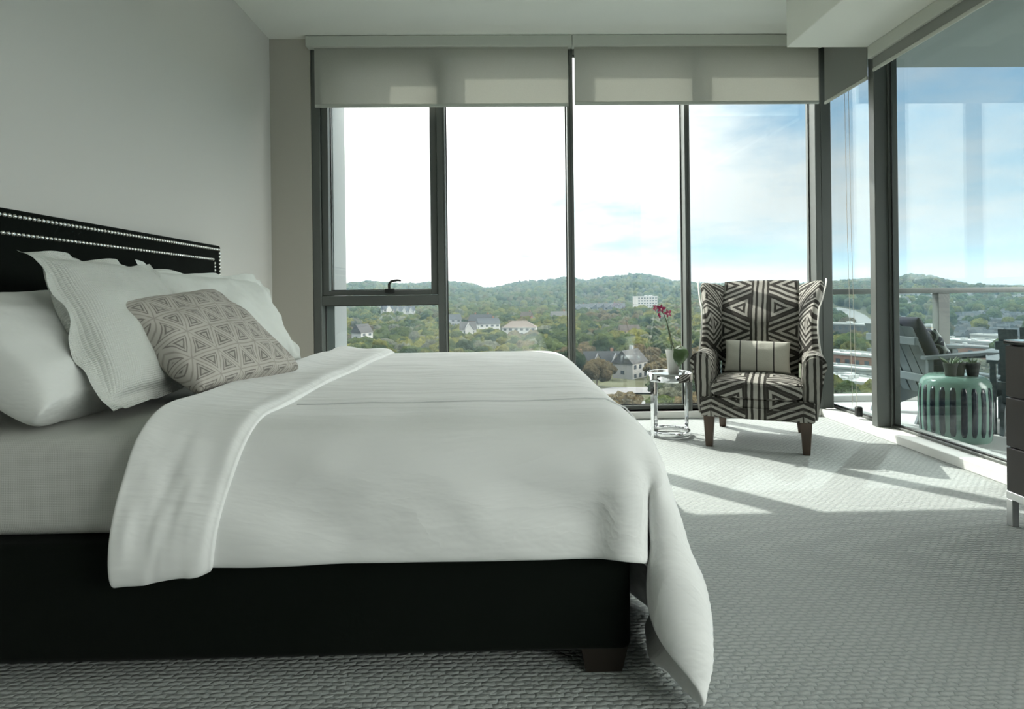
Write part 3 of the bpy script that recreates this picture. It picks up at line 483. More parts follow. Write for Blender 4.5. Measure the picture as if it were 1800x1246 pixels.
-799, 3551, 623, 57, 1, 0, 57, 0, 0, 58, 1, 0, 57, -1, 0, 57, 0, -1, 57, 1, 0, 58, 0, 0, 57, 0, 0, 57, 0, 0, 58, 0, 0, 57, 0, 0, 57, 1, 0, 58, 0, 0, 57, 0, -1, 57, 0, 0, 86, 1, 1, 57, -1, -2, 58, 2, 0, 57, 2, -3, 54, -1, -12, 40, -2, -39, 16, -4, -55, 17, -7, -54, 16, -7, -55, 15, -8, -55, 11, -8, -55, 9, -8, -56, 6, -6, -57, 1, 0, -57, -5, 9, -57, -5, 13, -51,
-799, 3586, 577, 57, 0, 0, 57, 0, 0, 58, 0, -1, 57, 0, 0, 57, 0, 0, 57, 0, 0, 58, 0, 0, 57, 0, -1, 57, 0, 0, 57, 0, 0, 58, 0, 0, 57, 1, 0, 57, -1, 0, 57, 0, -1, 57, 0, 0, 86, 2, 0, 57, -1, 0, 56, 0, -2, 54, 1, -4, 54, -9, -15, 40, -27, -22, -5, 42, -36, 26, 3, -50, 16, -7, -55, 15, -8, -55, 16, -7, -54, 14, -9, -55, 10, -10, -56, 5, -15, -55, 26, 17, -46, 9, 5, -55,
-799, 3596, 521, 57, 0, -1, 57, 0, 0, 57, -1, 0, 58, 1, 0, 57, 0, -1, 57, 0, 0, 57, 0, 0, 58, 0, 0, 57, -1, 0, 57, 2, 0, 57, -1, -1, 58, 1, 0, 57, -1, 0, 57, 0, 0, 57, 1, 0, 86, -2, 0, 56, 1, 0, 56, 6, 1, 49, 8, -3, 48, -17, -18, 33, -40, -19, 33, 10, -28, -33, 30, -36, 17, 33, -43, 23, 1, -52, 17, -6, -55, 13, -9, -55, 3, -16, -54, 3, -17, -55, 22, 6, -51, 32, 31, -36,
-799, 3601, 463, 57, 1, 0, 57, -1, 0, 57, 1, 0, 58, 0, 0, 57, -1, -1, 57, 0, 0, 57, -2, 0, 58, 3, 0, 57, 0, 0, 57, 0, -1, 57, -2, 0, 57, 2, 0, 58, 0, 0, 57, -1, 0, 57, 2, 0, 85, -3, -1, 57, -2, 0, 53, 20, 4, 46, 16, 0, 41, -30, -20, 34, -35, -19, 38, -38, -21, 1, 38, -34, -34, 29, -36, 0, 40, -39, 24, 19, -47, 20, -1, -54, 12, -11, -54, 5, -16, -55, -3, -18, -55, 34, 41, -16,
-799, 3607, 406, 57, 1, 0, 57, 0, 0, 57, 1, 0, 57, -2, 0, 58, 2, -1, 57, -1, 0, 57, -2, 0, 57, 2, 0, 58, 1, 0, 57, -2, -1, 57, 0, 0, 57, 1, 0, 57, 0, 0, 58, 0, 0, 57, 0, 0, 85, -1, 0, 58, -1, 0, 44, 31, 7, 48, 20, 1, 32, -42, -22, 44, -28, -19, 20, -50, -18, 41, 2, -28, -23, 36, -36, -35, 29, -36, -10, 40, -37, 15, 33, -43, 24, 11, -49, 3, -17, -55, -13, -27, -47, 35, 44, -8,
-799, 3614, 350, 57, 2, -1, 57, -1, 0, 57, -1, 0, 57, 2, 0, 58, 0, 0, 57, 0, -1, 57, -2, 0, 57, 1, 0, 57, -1, 0, 58, 0, 0, 57, 0, -1, 57, 2, 0, 57, 0, 0, 57, -1, 0, 58, 0, 0, 85, -1, 0, 57, 3, 0, 41, 37, 9, 45, 25, 3, 30, -43, -22, 42, -33, -20, 18, -51, -18, 35, -38, -21, 19, 34, -33, -31, 32, -36, -34, 29, -36, -19, 41, -35, 3, 45, -35, 18, 16, -49, -22, -33, -38, 35, 44, 3,
-800, 3615, 292, 58, 2, 0, 57, 1, 0, 57, -3, 0, 57, 3, -1, 57, -1, 0, 58, 2, 0, 57, -1, 0, 57, -1, 0, 57, 1, -1, 57, 0, 0, 58, -2, 0, 57, 1, 0, 57, 0, 0, 57, -1, 0, 58, 1, 0, 85, 3, 0, 56, 11, 2, 37, 40, 10, 44, 30, 4, 32, -42, -21, 32, -42, -22, 22, -49, -18, 20, -50, -18, 48, -5, -27, -10, 42, -36, -30, 33, -36, -28, 36, -35, -22, 41, -33, -25, 47, -9, -19, 1, -36, 33, 40, 14]
raw = np.cumsum(np.array(ROWS, np.float64).reshape(NY+1, NX+1, 3), axis=1)/1000.0
for p in raw.reshape(-1, 3):                                      # the thick filling rounds the hanging foot end outwards
    d = min(1, max(0, (p[0]-.40)/.10)); p[0] += d*(.062*sin(pi*min(1, max(0, p[2]/.52)))-.055*max(0, 1-p[2]/.12)); p[2] = max(p[2], .004)
DV = raw.copy()
for j in range(1, NY):
    for i in range(1, NX):
        p = raw[j, i]; nn = np.cross(raw[j, i+1]-raw[j, i-1], raw[j+1, i]-raw[j-1, i]); nn /= np.linalg.norm(nn)+1e-9
        side = min(1, max(0, (.63-p[2])/.12)); q = p[0]*.75+p[2]*1.5
        DV[j, i] += nn*(side*(.012*(1-min(1, abs(fn(q*4.2, (p[0]-p[2])*1.1, 41))*2.4))**2+.022*fn(q*5.5, (p[0]-p[2])*1.2, 3)+.009*fn(q*13, p[0]*2, 9)) + (1-side)*.006*fn(p[0]*5, p[1]*3, 1))
dverts = [tuple(map(float, p)) for p in DV.reshape(-1, 3)]
dv = build('duvet', (dverts, gridface(NX, NY)), M_duvet, None, smooth=0)
dv.data.shade_smooth()
tag(dv, 'white cotton duvet hanging over the near side and foot of the bed', 'duvet')
solid(dv, .024, 1); sub(dv, 2)
def nrm(j, i):
    a = DV[j, min(i+1, NX)]-DV[j, max(i-1, 0)]; b = DV[min(j+1, NY), i]-DV[max(j-1, 0), i]
    n = np.cross(a, b); return n/np.linalg.norm(n)
# top end folded back over itself: a thick band across the bed
V = []; nu = 20
for j in range(NY+1):
    p1 = DV[j, 2]; nn = nrm(j, 2)
    t = max(0, (.64-p1[2])/.34)                                   # how far down the side
    far = p1[1] > 2.5
    xl = -.925 - .040*t; xr = -.655 - .075*t + .03*max(0, (p1[1]-2.2)/1.3)
    if far: xl += .10*min(1, (p1[1]-2.5)/1.0)*0
    for i in range(nu+1):
        s = i/nu; x = xl+(xr-xl)*s
        puff = .030 + .022*math.exp(-(s/.28)**2)*(1-t*.5) - .012*(s > .92) + .008*fn(x*6, j*.12)
        drop = -.030*t*t*(1-s) if t > .5 else 0
        rg = lambda v: (1-min(1, abs(v)*2.6))**2
        cr = .011*rg(fn(x*9+p1[2]*3.5, p1[2]*1.6, 21))+.007*rg(fn(x*14-p1[2]*5, p1[2]*2.4, 33))
        q = p1 + nn*(puff + cr*min(1, t*2+.15) + (.010*fn(x*11, p1[2]*2.2, 6)+.008*fn(x*16+p1[2]*9, p1[2]*2, 8))*min(1, t*1.5))
        V.append((float(x+.012*fn(j*.15, s*2, 4)), float(q[1]), float(q[2]+drop+.006*fn(x*9, j*.2, 2))))
fb = build('folded_band', (V, gridface(nu, NY)), M_duvet, dv, smooth=0); fb.data.shade_smooth(); solid(fb, .030, 0); sub(fb, 2)
# stitched seam running along the bed just inside its near edge
jr = int(np.argmin(np.abs(DV[:, NX//3, 1]-1.86)))
bm = BM()
for dj in (0,):
    pts = []
    for i in range(3, NX+1):
        n_ = nrm(jr+dj, i); p = DV[jr+dj, i]+n_*.0255; pts.append(tuple(map(float, p)))
    tube(bm, pts, .0024, 6)
sm = build('seam', bm, M_seam, dv)

# ------------------------------------------------------------------ pillows
def pillow(name, label, cat, m, bl, br, tr, tl, th, pinch=.10, flange=0, nu=36, nv=30, seed=0, wr=.010, sag=0, group=None, crown=.42, rip=.010):
    bl, br, tr, tl = map(Vector, (bl, br, tr, tl)); n = (br-bl).cross(tl-bl).normalized()
    w = (br-bl).length; h = (tl-bl).length
    side = []
    def pt(s, t, sgn):
        # s, t in -1..1 over the whole cover, flange included
        fs = 1-flange/(w/2) if flange else 1; ft = 1-flange/(h/2) if flange else 1
        a, b = min(1, abs(s)/fs), min(1, abs(t)/ft)
        prof = ((1-a*a)*(1-b*b))**crown
        ss = s*(1-pinch*(1-t*t)*abs(s)**3); tt = t*(1-pinch*(1-s*s)*abs(t)**3)
        u, v = (ss+1)/2, (tt+1)/2
        p = bl.lerp(br, u).lerp(tl.lerp(tr, u), v)
        e = max(abs(s), abs(t))
        d = th/2*prof*sgn + wr*prof*1.5*fn(s*2.6+seed, t*2.6, sgn*3) + wr*.7*fn(s*6+seed, t*3+s*4, seed)
        if flange and e > .82: d += rip*(e-.82)/.18*2.0*(fn(s*2.3+seed, t*2.3, 5)*1.6+.5*fn(s*5+seed, t*5, 7))
        p = p + n*(d + sag*(1-prof)*(.5+.5*t))
        p.z -= .02*max(0, -t)*prof
        return p
    V = []; Fc = []; uv = []
    def gr(sgn):
        o = len(V)
        for j in range(nv+1):
            for i in range(nu+1):
                s = sin(pi/2*(2*i/nu-1))*.5+(2*i/nu-1)*.5; t = sin(pi/2*(2*j/nv-1))*.5+(2*j/nv-1)*.5
                V.append(pt(s, t, sgn)); uv.append((s*w/2, t*h/2))
        for f in gridface(nu, nv): Fc.append(tuple(o+k for k in (f if sgn > 0 else f[::-1])))
    gr(1); gr(-1)
    me = bpy.data.meshes.new(name); me.from_pydata([tuple(p) for p in V], [], Fc)
    ul = me.uv_layers.new(name='UVMap')
    for l in me.loops: ul.data[l.index].uv = uv[l.vertex_index]
    bm = BM(); bm.from_mesh(me)
    bmesh.ops.remove_doubles(bm, verts=[v for v in bm.verts if v.is_boundary], dist=.0035)
    bm.to_mesh(me); bm.free()
    o = bpy.data.objects.new(name, me); COL.objects.link(o); me.materials.append(m); me.shade_smooth(); sub(o, 1)
    tag(o, label, cat, group); return o
pillow('bed_pillow', 'plain white sleeping pillow leaning on the headboard nearest the camera', 'pillow', M_sheet,
       (-1.20, 1.56, .70), (-1.24, 2.40, .70), (-1.56, 2.40, .985), (-1.54, 1.56, .985), .27, .02, seed=3, crown=.30)
pillow('euro_sham', 'large ribbed off-white square pillow with crumpled flange, standing behind the printed cushion', 'pillow', M_euro,
       (-1.09, 1.66, .68), (-1.10, 2.34, .68), (-1.38, 2.36, 1.14), (-1.37, 1.735, 1.165), .20, .035, .045, seed=9, wr=.013, nu=48, nv=48, rip=.016, crown=.40)
pillow('euro_sham', 'large plain off-white square pillow with soft flange, farther of the two by the headboard end', 'pillow', M_euro2,
       (-1.16, 2.46, .68), (-.98, 3.00, .68), (-1.20, 3.03, 1.105), (-1.46, 2.37, 1.15), .19, .05, .045, seed=21, wr=.016, nu=48, nv=48, rip=.02, crown=.40)
pillow('printed_cushion', 'beige block-printed cushion with nested triangles at the front of the pillows', 'cushion', M_print,
       (-.955, 1.90, .705), (-.815, 2.42, .71), (-1.16, 2.40, 1.035), (-1.215, 1.86, .985), .19, .05, 0, seed=33, wr=.010, crown=.36)

# ------------------------------------------------------------------ wing chair
def b_maze(k, b):
    """nested triangles either side of upright stripes, woven dark on light"""
    u = k.node('ShaderNodeUVMap').outputs[0]
    wv = k.node('ShaderNodeTexNoise'); k.l.new(u, wv.inputs['Vector']); wv.inputs['Scale'].default_value = 14; wv.inputs['Detail'].default_value = 2
    x, y, z = k.xyz(u); wob = k.m('MULTIPLY', k.m('SUBTRACT', wv.outputs[0], .5), .010)
    x = k.m('ADD', x, wob); y = k.m('ADD', y, wob)
    Wt, H, c0, c1 = .54, .33, .062, .27
    a = k.m('ABSOLUTE', k.m('SUBTRACT', k.m('MULTIPLY', k.m('FRACT', k.m('ADD', k.m('DIVIDE', x, Wt), .5)), Wt), Wt/2))
    vm = k.m('ABSOLUTE', k.m('SUBTRACT', k.m('MULTIPLY', k.m('FRACT', k.m('ADD', k.m('DIVIDE', y, H), .5)), H), H/2))
    hA = .090; t = k.m('DIVIDE', k.m('SUBTRACT', a, c0), c1-c0)
    sl = k.m('MULTIPLY', k.m('SUBTRACT', k.m('MULTIPLY', k.m('SUBTRACT', 1, t), hA), vm), .92)            # inside the triangle pointing outwards
    sB = k.m('MULTIPLY', k.m('SUBTRACT', vm, k.m('SUBTRACT', H/2, k.m('MULTIPLY', t, hA))), .92)          # inside the one pointing inwards
    dA = k.m('MINIMUM', k.m('SUBTRACT', a, c0), sl)
    dB = k.m('MINIMUM', k.m('SUBTRACT', c1+.012, a), sB); inB = k.m('GREATER_THAN', sB, 0); dB = k.m('ADD', k.m('MULTIPLY', inB, dB), k.m('MULTIPLY', k.m('SUBTRACT', 1, inB), k.m('MULTIPLY', sl, -1)))
    inA = k.m('GREATER_THAN', sl, 0)
    d = k.m('ADD', k.m('MULTIPLY', inA, dA), k.m('MULTIPLY', k.m('SUBTRACT', 1, inA), dB))
    inC = k.m('LESS_THAN', a, c0)
    d = k.m('ADD', k.m('MULTIPLY', inC, k.m('SUBTRACT', c0, a)), k.m('MULTIPLY', k.m('SUBTRACT', 1, inC), d))
    f = k.m('FRACT', k.m('ADD', k.m('DIVIDE', d, .0330), .26))
    st = k.ramp(k.m('ABSOLUTE', k.m('SUBTRACT', f, .5)), [(.215, (1, 1, 1)), (.275, (0, 0, 0))])
    tex = k.noise(k.mapping(u, (1, 3, 1)), 220, 2)
    dark = k.mix(tex, (.030, .028, .025), (.070, .065, .058)); light = k.mix(tex, (.31, .295, .265), (.47, .45, .41))
    k.put(b.inputs['Base Color'], k.mix(st, light, dark)); k.bump(b, k.m('ADD', tex, k.m('MULTIPLY', st, .6)), .35, .003)
M_maze = mat('woven_triangle_fabric', (.4, .4, .38), .95, spec=.1, build=b_maze)
M_rim = mat('sun_rim_cream', (.66, .64, .60), .9)  # light tube along the wing edges stands in for their sunlit rim
M_leg = mat('walnut_wood', (.060, .036, .022), .38, build=lambda k, b: k.put(b.inputs['Base Color'], k.mix(k.noise(k.mapping(k.coord(), (12, 12, 2)), 6, 4), (.04, .024, .015), (.10, .06, .036))))
ch = thing('wing_chair', 'wing chair in dark and cream triangle patterned fabric by the corner windows', 'armchair', (1.75, 3.985, 0), R(-26.5))
def cuv(c, n):
    ax, ay, az = abs(n.x), abs(n.y), abs(n.z)
    if ax > .75: return (c.y+.13, c.z)
    if az > ay: return (c.x, c.y*1.0+.79)
    return (c.x, c.z)
# local frame: front towards -y
for x, y, dx, dy in ((-.285, -.285, 0, -.012), (.285, -.285, 0, -.012), (-.255, .265, -.01, .075), (.255, .265, .01, .075)):
    bm = BM(); taper(bm, x, y, 0, .205, .021, .034, dx, dy); bmesh.ops.bevel(bm, geom=bm.edges[:], offset=.003, segments=1, affect='EDGES'); build('leg', bm, M_leg, ch, world=False)
bm = BM(); box(bm, (-.335, -.325, .195), (.335, .31, .325), .014, 3); sub(build('seat_frame', bm, M_maze, ch, world=False, uv=cuv), 0)
bm = BM(); tube(bm, [(-.337, -.20, .268), (-.337, -.328, .268), (.337, -.328, .268), (.337, -.20, .268)], .0045, 6); build('seat_piping', bm, M_maze, ch, world=False, uv=cuv)
# seat cushion with a crown
V = []; nu, nv = 24, 20
def cush(s, t, top):
    x = s*.272*(1-.02*t*t); y = -.335+(t+1)/2*.52
    e = ((1-s**8)*(1-t**8))**.25
    z = .378 + (.056+.026*(1-s*s)*(1-t*t)) * (e if top else -e*.97)
    return (x, y - .014*(1-s*s)*(t < 0)*abs(t), z)
bm = BM(); vs = {}
for top in (1, 0):
    for j in range(nv+1):
        for i in range(nu+1):
            s = sin(pi/2*(2*i/nu-1)); t = sin(pi/2*(2*j/nv-1))
            vs[top, j, i] = bm.verts.new(cush(s, t, top))
for top in (1, 0):
    for j in range(nv):
        for i in range(nu):
            f = [vs[top, j, i], vs[top, j, i+1], vs[top, j+1, i+1], vs[top, j+1, i]]
            bm.faces.new(f if top else f[::-1])
bmesh.ops.remove_doubles(bm, verts=bm.verts[:], dist=.002)
build('seat_cushion', bm, M_maze, ch, world=False, smooth=70, uv=cuv)
bm = BM(); tube(bm, [(-.27, -.20, .425), (-.268, -.333, .422), (-.15, -.343, .425), (0, -.347, .427), (.15, -.343, .425), (.268, -.333, .422), (.27, -.20, .425)], .005, 6); build('cushion_piping', bm, M_maze, ch, world=False, uv=cuv)
# rolled arms
for s in (-1, 1):
    cxa, cza, ra = .325, .545, .068
    pts = [(.262, .21), (.350, .21)]
    for k in range(0, 15): 
        a = R(-38 + 16.9*k); pts.append((cxa+.012+ra*cos(a), cza+ra*sin(a)))
    pts.append((.266, .47))
    bm = BM(); prism(bm, [(s*x, -.300, z) for x, z in pts], (0, .52, 0))
    bmesh.ops.bevel(bm, geom=[e for e in bm.edges if all(abs(v.co.y+.300) < 1e-4 for v in e.verts)], offset=.016, segments=3, affect='EDGES')
    build('armrest', bm, M_maze, ch, world=False, smooth=50, uv=lambda c, n: (c.x-s*.315, c.z) if abs(n.y) > .7 else (c.y+.04, c.z if abs(n.z) < .6 else .62+s*c.x*.9))
# back: reclined, rolling over at the top
def backy(z): 
    t = (z-.35)/.72; return .165 + .135*t + 1.05*max(0, t-.60)**1.5
V = []; nu, nv = 20, 22; prof = []
for j in range(nv+1):
    t = j/nv
    if t < .86: z = .36+.70*t/.86; prof.append((backy(z)-.012*sin(pi*t/.86), z))
    else:
        a = (t-.86)/.14*pi; y0 = backy(1.06); prof.append((y0+.045-.045*cos(a), 1.06+.030*sin(a)))
for y, z in [(backy(1.0)+.10, .95), (backy(.7)+.10, .7), (.30, .30), (.28, .30)]: prof.append((y, z))
prof.append((.20, .33))
n = len(prof)
for y, z in prof:
    for i in range(nu+1):
        s = 2*i/nu-1; w = .250+.012*max(0, (z-.5)/.55)
        V.append((s*w, y-.018*(1-s**4)*(1 if y < .45 and z > .36 else .3), z+.006*(1-s*s)*(z > 1.0)))
bk = build('backrest', (V, gridface(nu, n-1)), M_maze, ch, world=False, smooth=60, uv=lambda c, n: (c.x, c.z*1.0+.10))
bm = BM(); bm.from_mesh(bk.data)
for q in (0, nu): bm.faces.ensure_lookup_table()
bmesh.ops.holes_fill(bm, edges=[e for e in bm.edges if e.is_boundary]); bmesh.ops.recalc_face_normals(bm, faces=bm.faces[:]); bm.to_mesh(bk.data); bm.free()
# wings
for s in (-1, 1):
    nu, nv = 12, 22; V = []; edge = []
    for j in range(nv+1):
        t = j/nv; z = .50+.545*t
        d = .19+.035*sin(pi*min(1, t*1.15)) - .05*max(0, t-.8)/.2            # how far it reaches forward
        if t < .18: d = d*(.86+.14*t/.18)
        fl = .070+.012*cos(t*pi*2.0)+.040*max(0, t-.72)/.28                    # how far it flares out
        for i in range(nu+1):
            q = i/nu
            x = .262+.012*t+(fl+.022)*q**1.15; y = backy(z)+.045-(d+.035)*q
            zz_ = z + .030*max(0, t-.8)/.2*q*q + .012*sin(pi*q)*t
            V.append((s*x, y, zz_))
            if i == nu: edge.append((s*(x+.012), y-.012, zz_))
    edge.append((edge[-1][0], edge[-1][1]+.05, edge[-1][2]+.016))
    w = build('wing', (V, [f if s < 0 else f[::-1] for f in gridface(nu, nv)]), M_maze, ch, world=False, smooth=0, uv=lambda c, n: (abs(c.x)*.6-c.y*1.2+.21, c.z+.045))
    w.data.shade_smooth(); solid(w, .050, 0); sub(w, 2)
    bm = BM(); tube(bm, [(x+s*.006, y-.004, z) for x, y, z in edge], .0055, 6); build('wing_sun_rim', bm, M_rim, ch, world=False)['label'] = 'cream edge tube drawing the sunlit rim of the wing'
# lumbar cushion with three dark lines
def b_lum(k, b):
    u = k.node('ShaderNodeUVMap').outputs[0]; x, y, z = k.xyz(u)
    f = k.m('ABSOLUTE', k.m('SUBTRACT', k.m('FRACT', k.m('DIVIDE', x, .108)), .5))
    lim = k.m('LESS_THAN', k.m('ABSOLUTE', x), .165)
    ln = k.m('MULTIPLY', k.m('GREATER_THAN', f, .465), lim)
    k.put(b.inputs['Base Color'], k.mix(ln, (.60, .585, .52), (.030, .030, .030))); k.bump(b, k.noise(u, 120, 3), .3, .003)
M_lum = mat('cream_striped_linen', (.6, .58, .52), .95, build=b_lum)
cm = wmat(ch)
def cw(x, y, z): return cm @ Vector((x, y, z))
pillow('lumbar_cushion', 'small cream lumbar cushion with three thin dark stripes on the patterned wing chair', 'cushion', M_lum,
       cw(-.225, .055, .448), cw(.205, .055, .448), cw(.205, .150, .655), cw(-.225, .150, .665), .125, .04, seed=50, nu=28, nv=20, wr=.004, crown=.40)

# ------------------------------------------------------------------ side table and orchid
tb = thing('side_table', 'round chrome drink table with mirror top beside the wing chair', 'side table', (1.195, 4.16, 0))
bx, by = 1.195, 4.16
bm = BM(); lathe(bm, [(.150, .388), (.156, .388), (.157, .392), (.157, .441), (.154, .445), (.150, .444), (.149, .437), (.149, .392)], (bx, by, 0), 64, False)
f_ = bm.faces; build('rim', bm, M_chrome, tb, smooth=40)
bm = BM(); lathe(bm, [(.149, .424), (.149, .434)], (bx, by, 0), 64); build('table_top', bm, mat('mirror_glass_top', (.80, .84, .85), .02, 1), tb, smooth=30)
for a in (205, 25, 115):
    d = Vector((cos(R(a)), sin(R(a)), 0)); p = Vector((-d.y, d.x, 0)); bm = BM()
    o = Vector((bx, by, 0)); a0 = o+d*.1505
    prism(bm, [a0+p*.016, a0-p*.016, a0-p*.016+d*.007, a0+p*.016+d*.007], (0, 0, .389)); build('leg', bm, M_chrome, tb, smooth=0)
bm = BM(); lathe(bm, [(.126, .010), (.138, .010), (.1395, .014), (.1395, .036), (.138, .040), (.126, .040), (.1245, .036), (.1245, .014), (.126, .010)], (bx, by, 0), 64, False); 
for a in (205, 25, 115):
    d = Vector((cos(R(a)), sin(R(a)), 0)); p = Vector((-d.y, d.x, 0)); a0 = Vector((bx, by, .014))+d*.136
    prism(bm, [a0+p*.010, a0-p*.010, a0-p*.010+d*.018, a0+p*.010+d*.018], (0, 0, .022))
build('base_ring', bm, M_chrome, tb, smooth=40)
def b_shell(k, b):
    k.put(b.inputs['Base Color'], (.80, .80, .76))
M_pot = mat('white_ceramic', (.80, .80, .76), .25)
M_leaf = mat('orchid_leaf', (.040, .085, .022), .35, build=lambda k, b: k.put(b.inputs['Base Color'], k.mix(k.noise(k.coord(), 30, 2), (.03, .065, .018), (.06, .115, .03))))
M_stem = mat('orchid_stem', (.055, .07, .035), .5)
M_petal = mat('magenta_petal', (.32, .012, .075), .55, build=lambda k, b: k.put(b.inputs['Base Color'], k.mix(k.noise(k.coord(), 90, 3), (.20, .004, .04), (.45, .03, .13))))
ox, oy = 1.215, 4.13
orc = thing('potted_orchid', 'magenta orchid with one arching stem in a white pot on the chrome table', 'potted plant', (ox, oy, .434))
bm = BM(); lathe(bm, [(.001, .4345), (.034, .4345), (.037, .440), (.042, .50), (.050, .575), (.056, .602), (.054, .606), (.051, .603), (.047, .590), (.001, .590)], (ox, oy, 0), 32, False); build('pot', bm, M_pot, orc, smooth=40)
def leaf(pts, wid, parent, name='leaf', m=None, fold=.25):
    pts = [Vector(p) for p in pts]; V = []; n = len(pts); nu = 6
    for i, p in enumerate(pts):
        d = (pts[min(i+1, n-1)]-pts[max(i-1, 0)]).normalized(); s = d.cross(Vector((0, 0, 1)))
        s = s.normalized() if s.length > .1 else Vector((1, 0, 0)); u = s.cross(d)
        for k in range(nu+1):
            q = 2*k/nu-1; V.append(tuple(p + s*q*wid[i] + u*(abs(q)*fold*wid[i])))
    o = build(name, (V, gridface(nu, n-1)), m or M_leaf, parent, smooth=0); o.data.shade_smooth(); solid(o, .0025, 0); sub(o, 2); return o
leaf([(ox+.005, oy-.01, .60), (ox+.022, oy-.050, .622), (ox+.030, oy-.075, .600), (ox+.026, oy-.086, .55), (ox+.018, oy-.088, .505), (ox+.014, oy-.085, .487)], [.012, .040, .055, .058, .042, .008], orc)
leaf([(ox+.005, oy+.005, .60), (ox+.05, oy+.01, .628), (ox+.078, oy+.0, .612), (ox+.088, oy-.01, .575), (ox+.086, oy-.02, .545)], [.010, .030, .034, .028, .006], orc)
leaf([(ox-.005, oy+.005, .60), (ox-.035, oy+.02, .612), (ox-.058, oy+.03, .60)], [.010, .018, .006], orc)
spine = [(1.222, 4.125, .595), (1.205, 4.125, .66), (1.185, 4.12, .74), (1.170, 4.12, .80), (1.150, 4.115, .850), (1.128, 4.11, .880), (1.105, 4.105, .893), (1.085, 4.10, .897)]
bm = BM(); tube(bm, spine, [.0042, .004, .0038, .0036, .0032, .0028, .0024, .002], 8); build('stem', bm, M_stem, orc)
bm = BM(); tube(bm, [(1.208, 4.13, .595), (1.196, 4.128, .66), (1.180, 4.123, .74), (1.168, 4.122, .80)], .0022, 6); build('support_stick', bm, M_stem, orc)
def flower(c, ang, sc, tilt):
    c = Vector(c); Mx = Matrix.Translation(c) @ Matrix.Rotation(tilt, 4, 'Z') @ Matrix.Rotation(R(80), 4, 'X')
    V = []; Fc = []
    for k, (w, l) in enumerate(((.62, .9), (.40, .85), (.40, .85), (.62, .9), (.38, .85))):
        a = ang+R((20, 90, 235, 160, 305)[k]); o = len(V); nu, nv = 4, 6
        for j in range(nv+1):
            t = j/nv; ww = w*sin(pi*min(.98, t*.9+.06))**.7*.5; 
            for i in range(nu+1):
                q = 2*i/nu-1; x = t*l; y = q*ww; z = .10*t - .12*t*t + .05*q*q + (.0 if k in (0, 3) else -.05)
                V.append(tuple(Mx @ (Vector((x*cos(a)-y*sin(a), x*sin(a)+y*cos(a), z))*sc)))
        Fc += [tuple(o+q for q in f) for f in gridface(nu, nv)]
    f = build('flower', (V, Fc), M_petal, orc, smooth=0); f.data.shade_smooth(); solid(f, .0012, 0); sub(f, 1)
    bm = BM(); bmesh.ops.create_icosphere(bm, subdivisions=2, radius=sc*.22, matrix=Matrix.Translation(c+Vector((0, -.006, -.004))) @ Matrix.Scale(.7, 4, (1, 0, 0)))
    build('lip', bm, mat('pale_lip', (.75, .45, .5), .5), f)
flower((1.168, 4.085, .862), .3, .036, .3); flower((1.118, 4.080, .895), -.2, .038, -.2); flower((1.078, 4.085, .900), .6, .030, .7)
bm = BM()
for p in ((1.105, 4.09, .853), (1.112, 4.09, .842)): bmesh.ops.create_icosphere(bm, subdivisions=2, radius=.008, matrix=Matrix.Translation(p) @ Matrix.Scale(1.5, 4, (0, 0, 1)))
tube(bm, [(1.128, 4.11, .880), (1.112, 4.10, .862), (1.108, 4.092, .848)], .0016, 5); build('bud', bm, M_petal, orc)

# ------------------------------------------------------------------ dresser by the balcony glazing
M_esp = mat('espresso_veneer', (.016, .011, .008), .34)
M_gtop = mat('black_glass_top', (.03, .035, .035), .05)
dx0, dx1, dy0, dy1 = 2.147, 2.56, .95, 2.475
dr = thing('dresser', 'espresso brown dresser with glossy top and steel legs, cut by the frame', 'dresser', ((dx0+dx1)/2, (dy0+dy1)/2, 0))
bm = BM(); box(bm, (dx0+.018, dy0, .145), (dx1, dy1, .766), .003, 1); build('body', bm, M_esp, dr)
bm = BM(); box(bm, (dx0-.002, dy0-.004, .768), (dx1, dy1+.004, .786), .003, 2); build('top', bm, M_gtop, dr)
for z0, z1 in ((.548, .762), (.337, .542), (.148, .331)):
    for y0, y1 in ((dy0+.003, (dy0+dy1)/2-.003), ((dy0+dy1)/2+.003, dy1-.003)):
        bm = BM(); box(bm, (dx0, y0, z0), (dx0+.0185, y1, z1), .002, 1); d = build('drawer', bm, M_esp, dr)
bm = BM()
box(bm, (dx0, dy0, .112), (dx0+.022, dy1, .145), .002, 1); box(bm, (dx1-.022, dy0, .112), (dx1, dy1, .145), .002, 1)
for y in (dy0, dy1-.022): box(bm, (dx0+.022, y, .112), (dx1-.022, y+.022, .145), .002, 1)
build('base_rail', bm, M_steel, dr)
for x in (dx0, dx1-.03):
    for y in (dy0, dy1-.03): bm = BM(); box(bm, (x, y, 0), (x+.03, y+.03, .112), .002, 1); build('leg', bm, M_steel, dr)

# ------------------------------------------------------------------ balcony
bm = BM(); box(bm, (2.82, -2.2, -.30), (6.4, 5.62, -.02)); struct('balcony_floor', bm, M_conc, None, 'pale concrete balcony floor')
bm = BM(); box(bm, (2.86, -2.2, 3.05), (6.4, 5.36, 3.30)); struct('balcony_ceiling', bm, mat('soffit_grey', (.30, .33, .32), .9), None, 'grey underside of the balcony above')
bm = BM(); box(bm, (2.86, 1.28, -.02), (6.4, 1.40, 3.05)); struct('balcony_light_block', bm, mat('facade_panel', (.36, .385, .39), .6), None, 'end wall closing the balcony')  # put in out of view to keep light from behind off the balcony
M_rail = mat('railing_aluminium', (.13, .14, .135), .45, .2)
rl = thing('balcony_railing', 'grey aluminium balcony railing with clear glass infill', 'railing', (4.3, 5.46, -.02))
bm = BM(); box(bm, (2.84, 5.41, .972), (6.4, 5.51, 1.022), .006, 2); build('top_rail', bm, M_rail, rl)
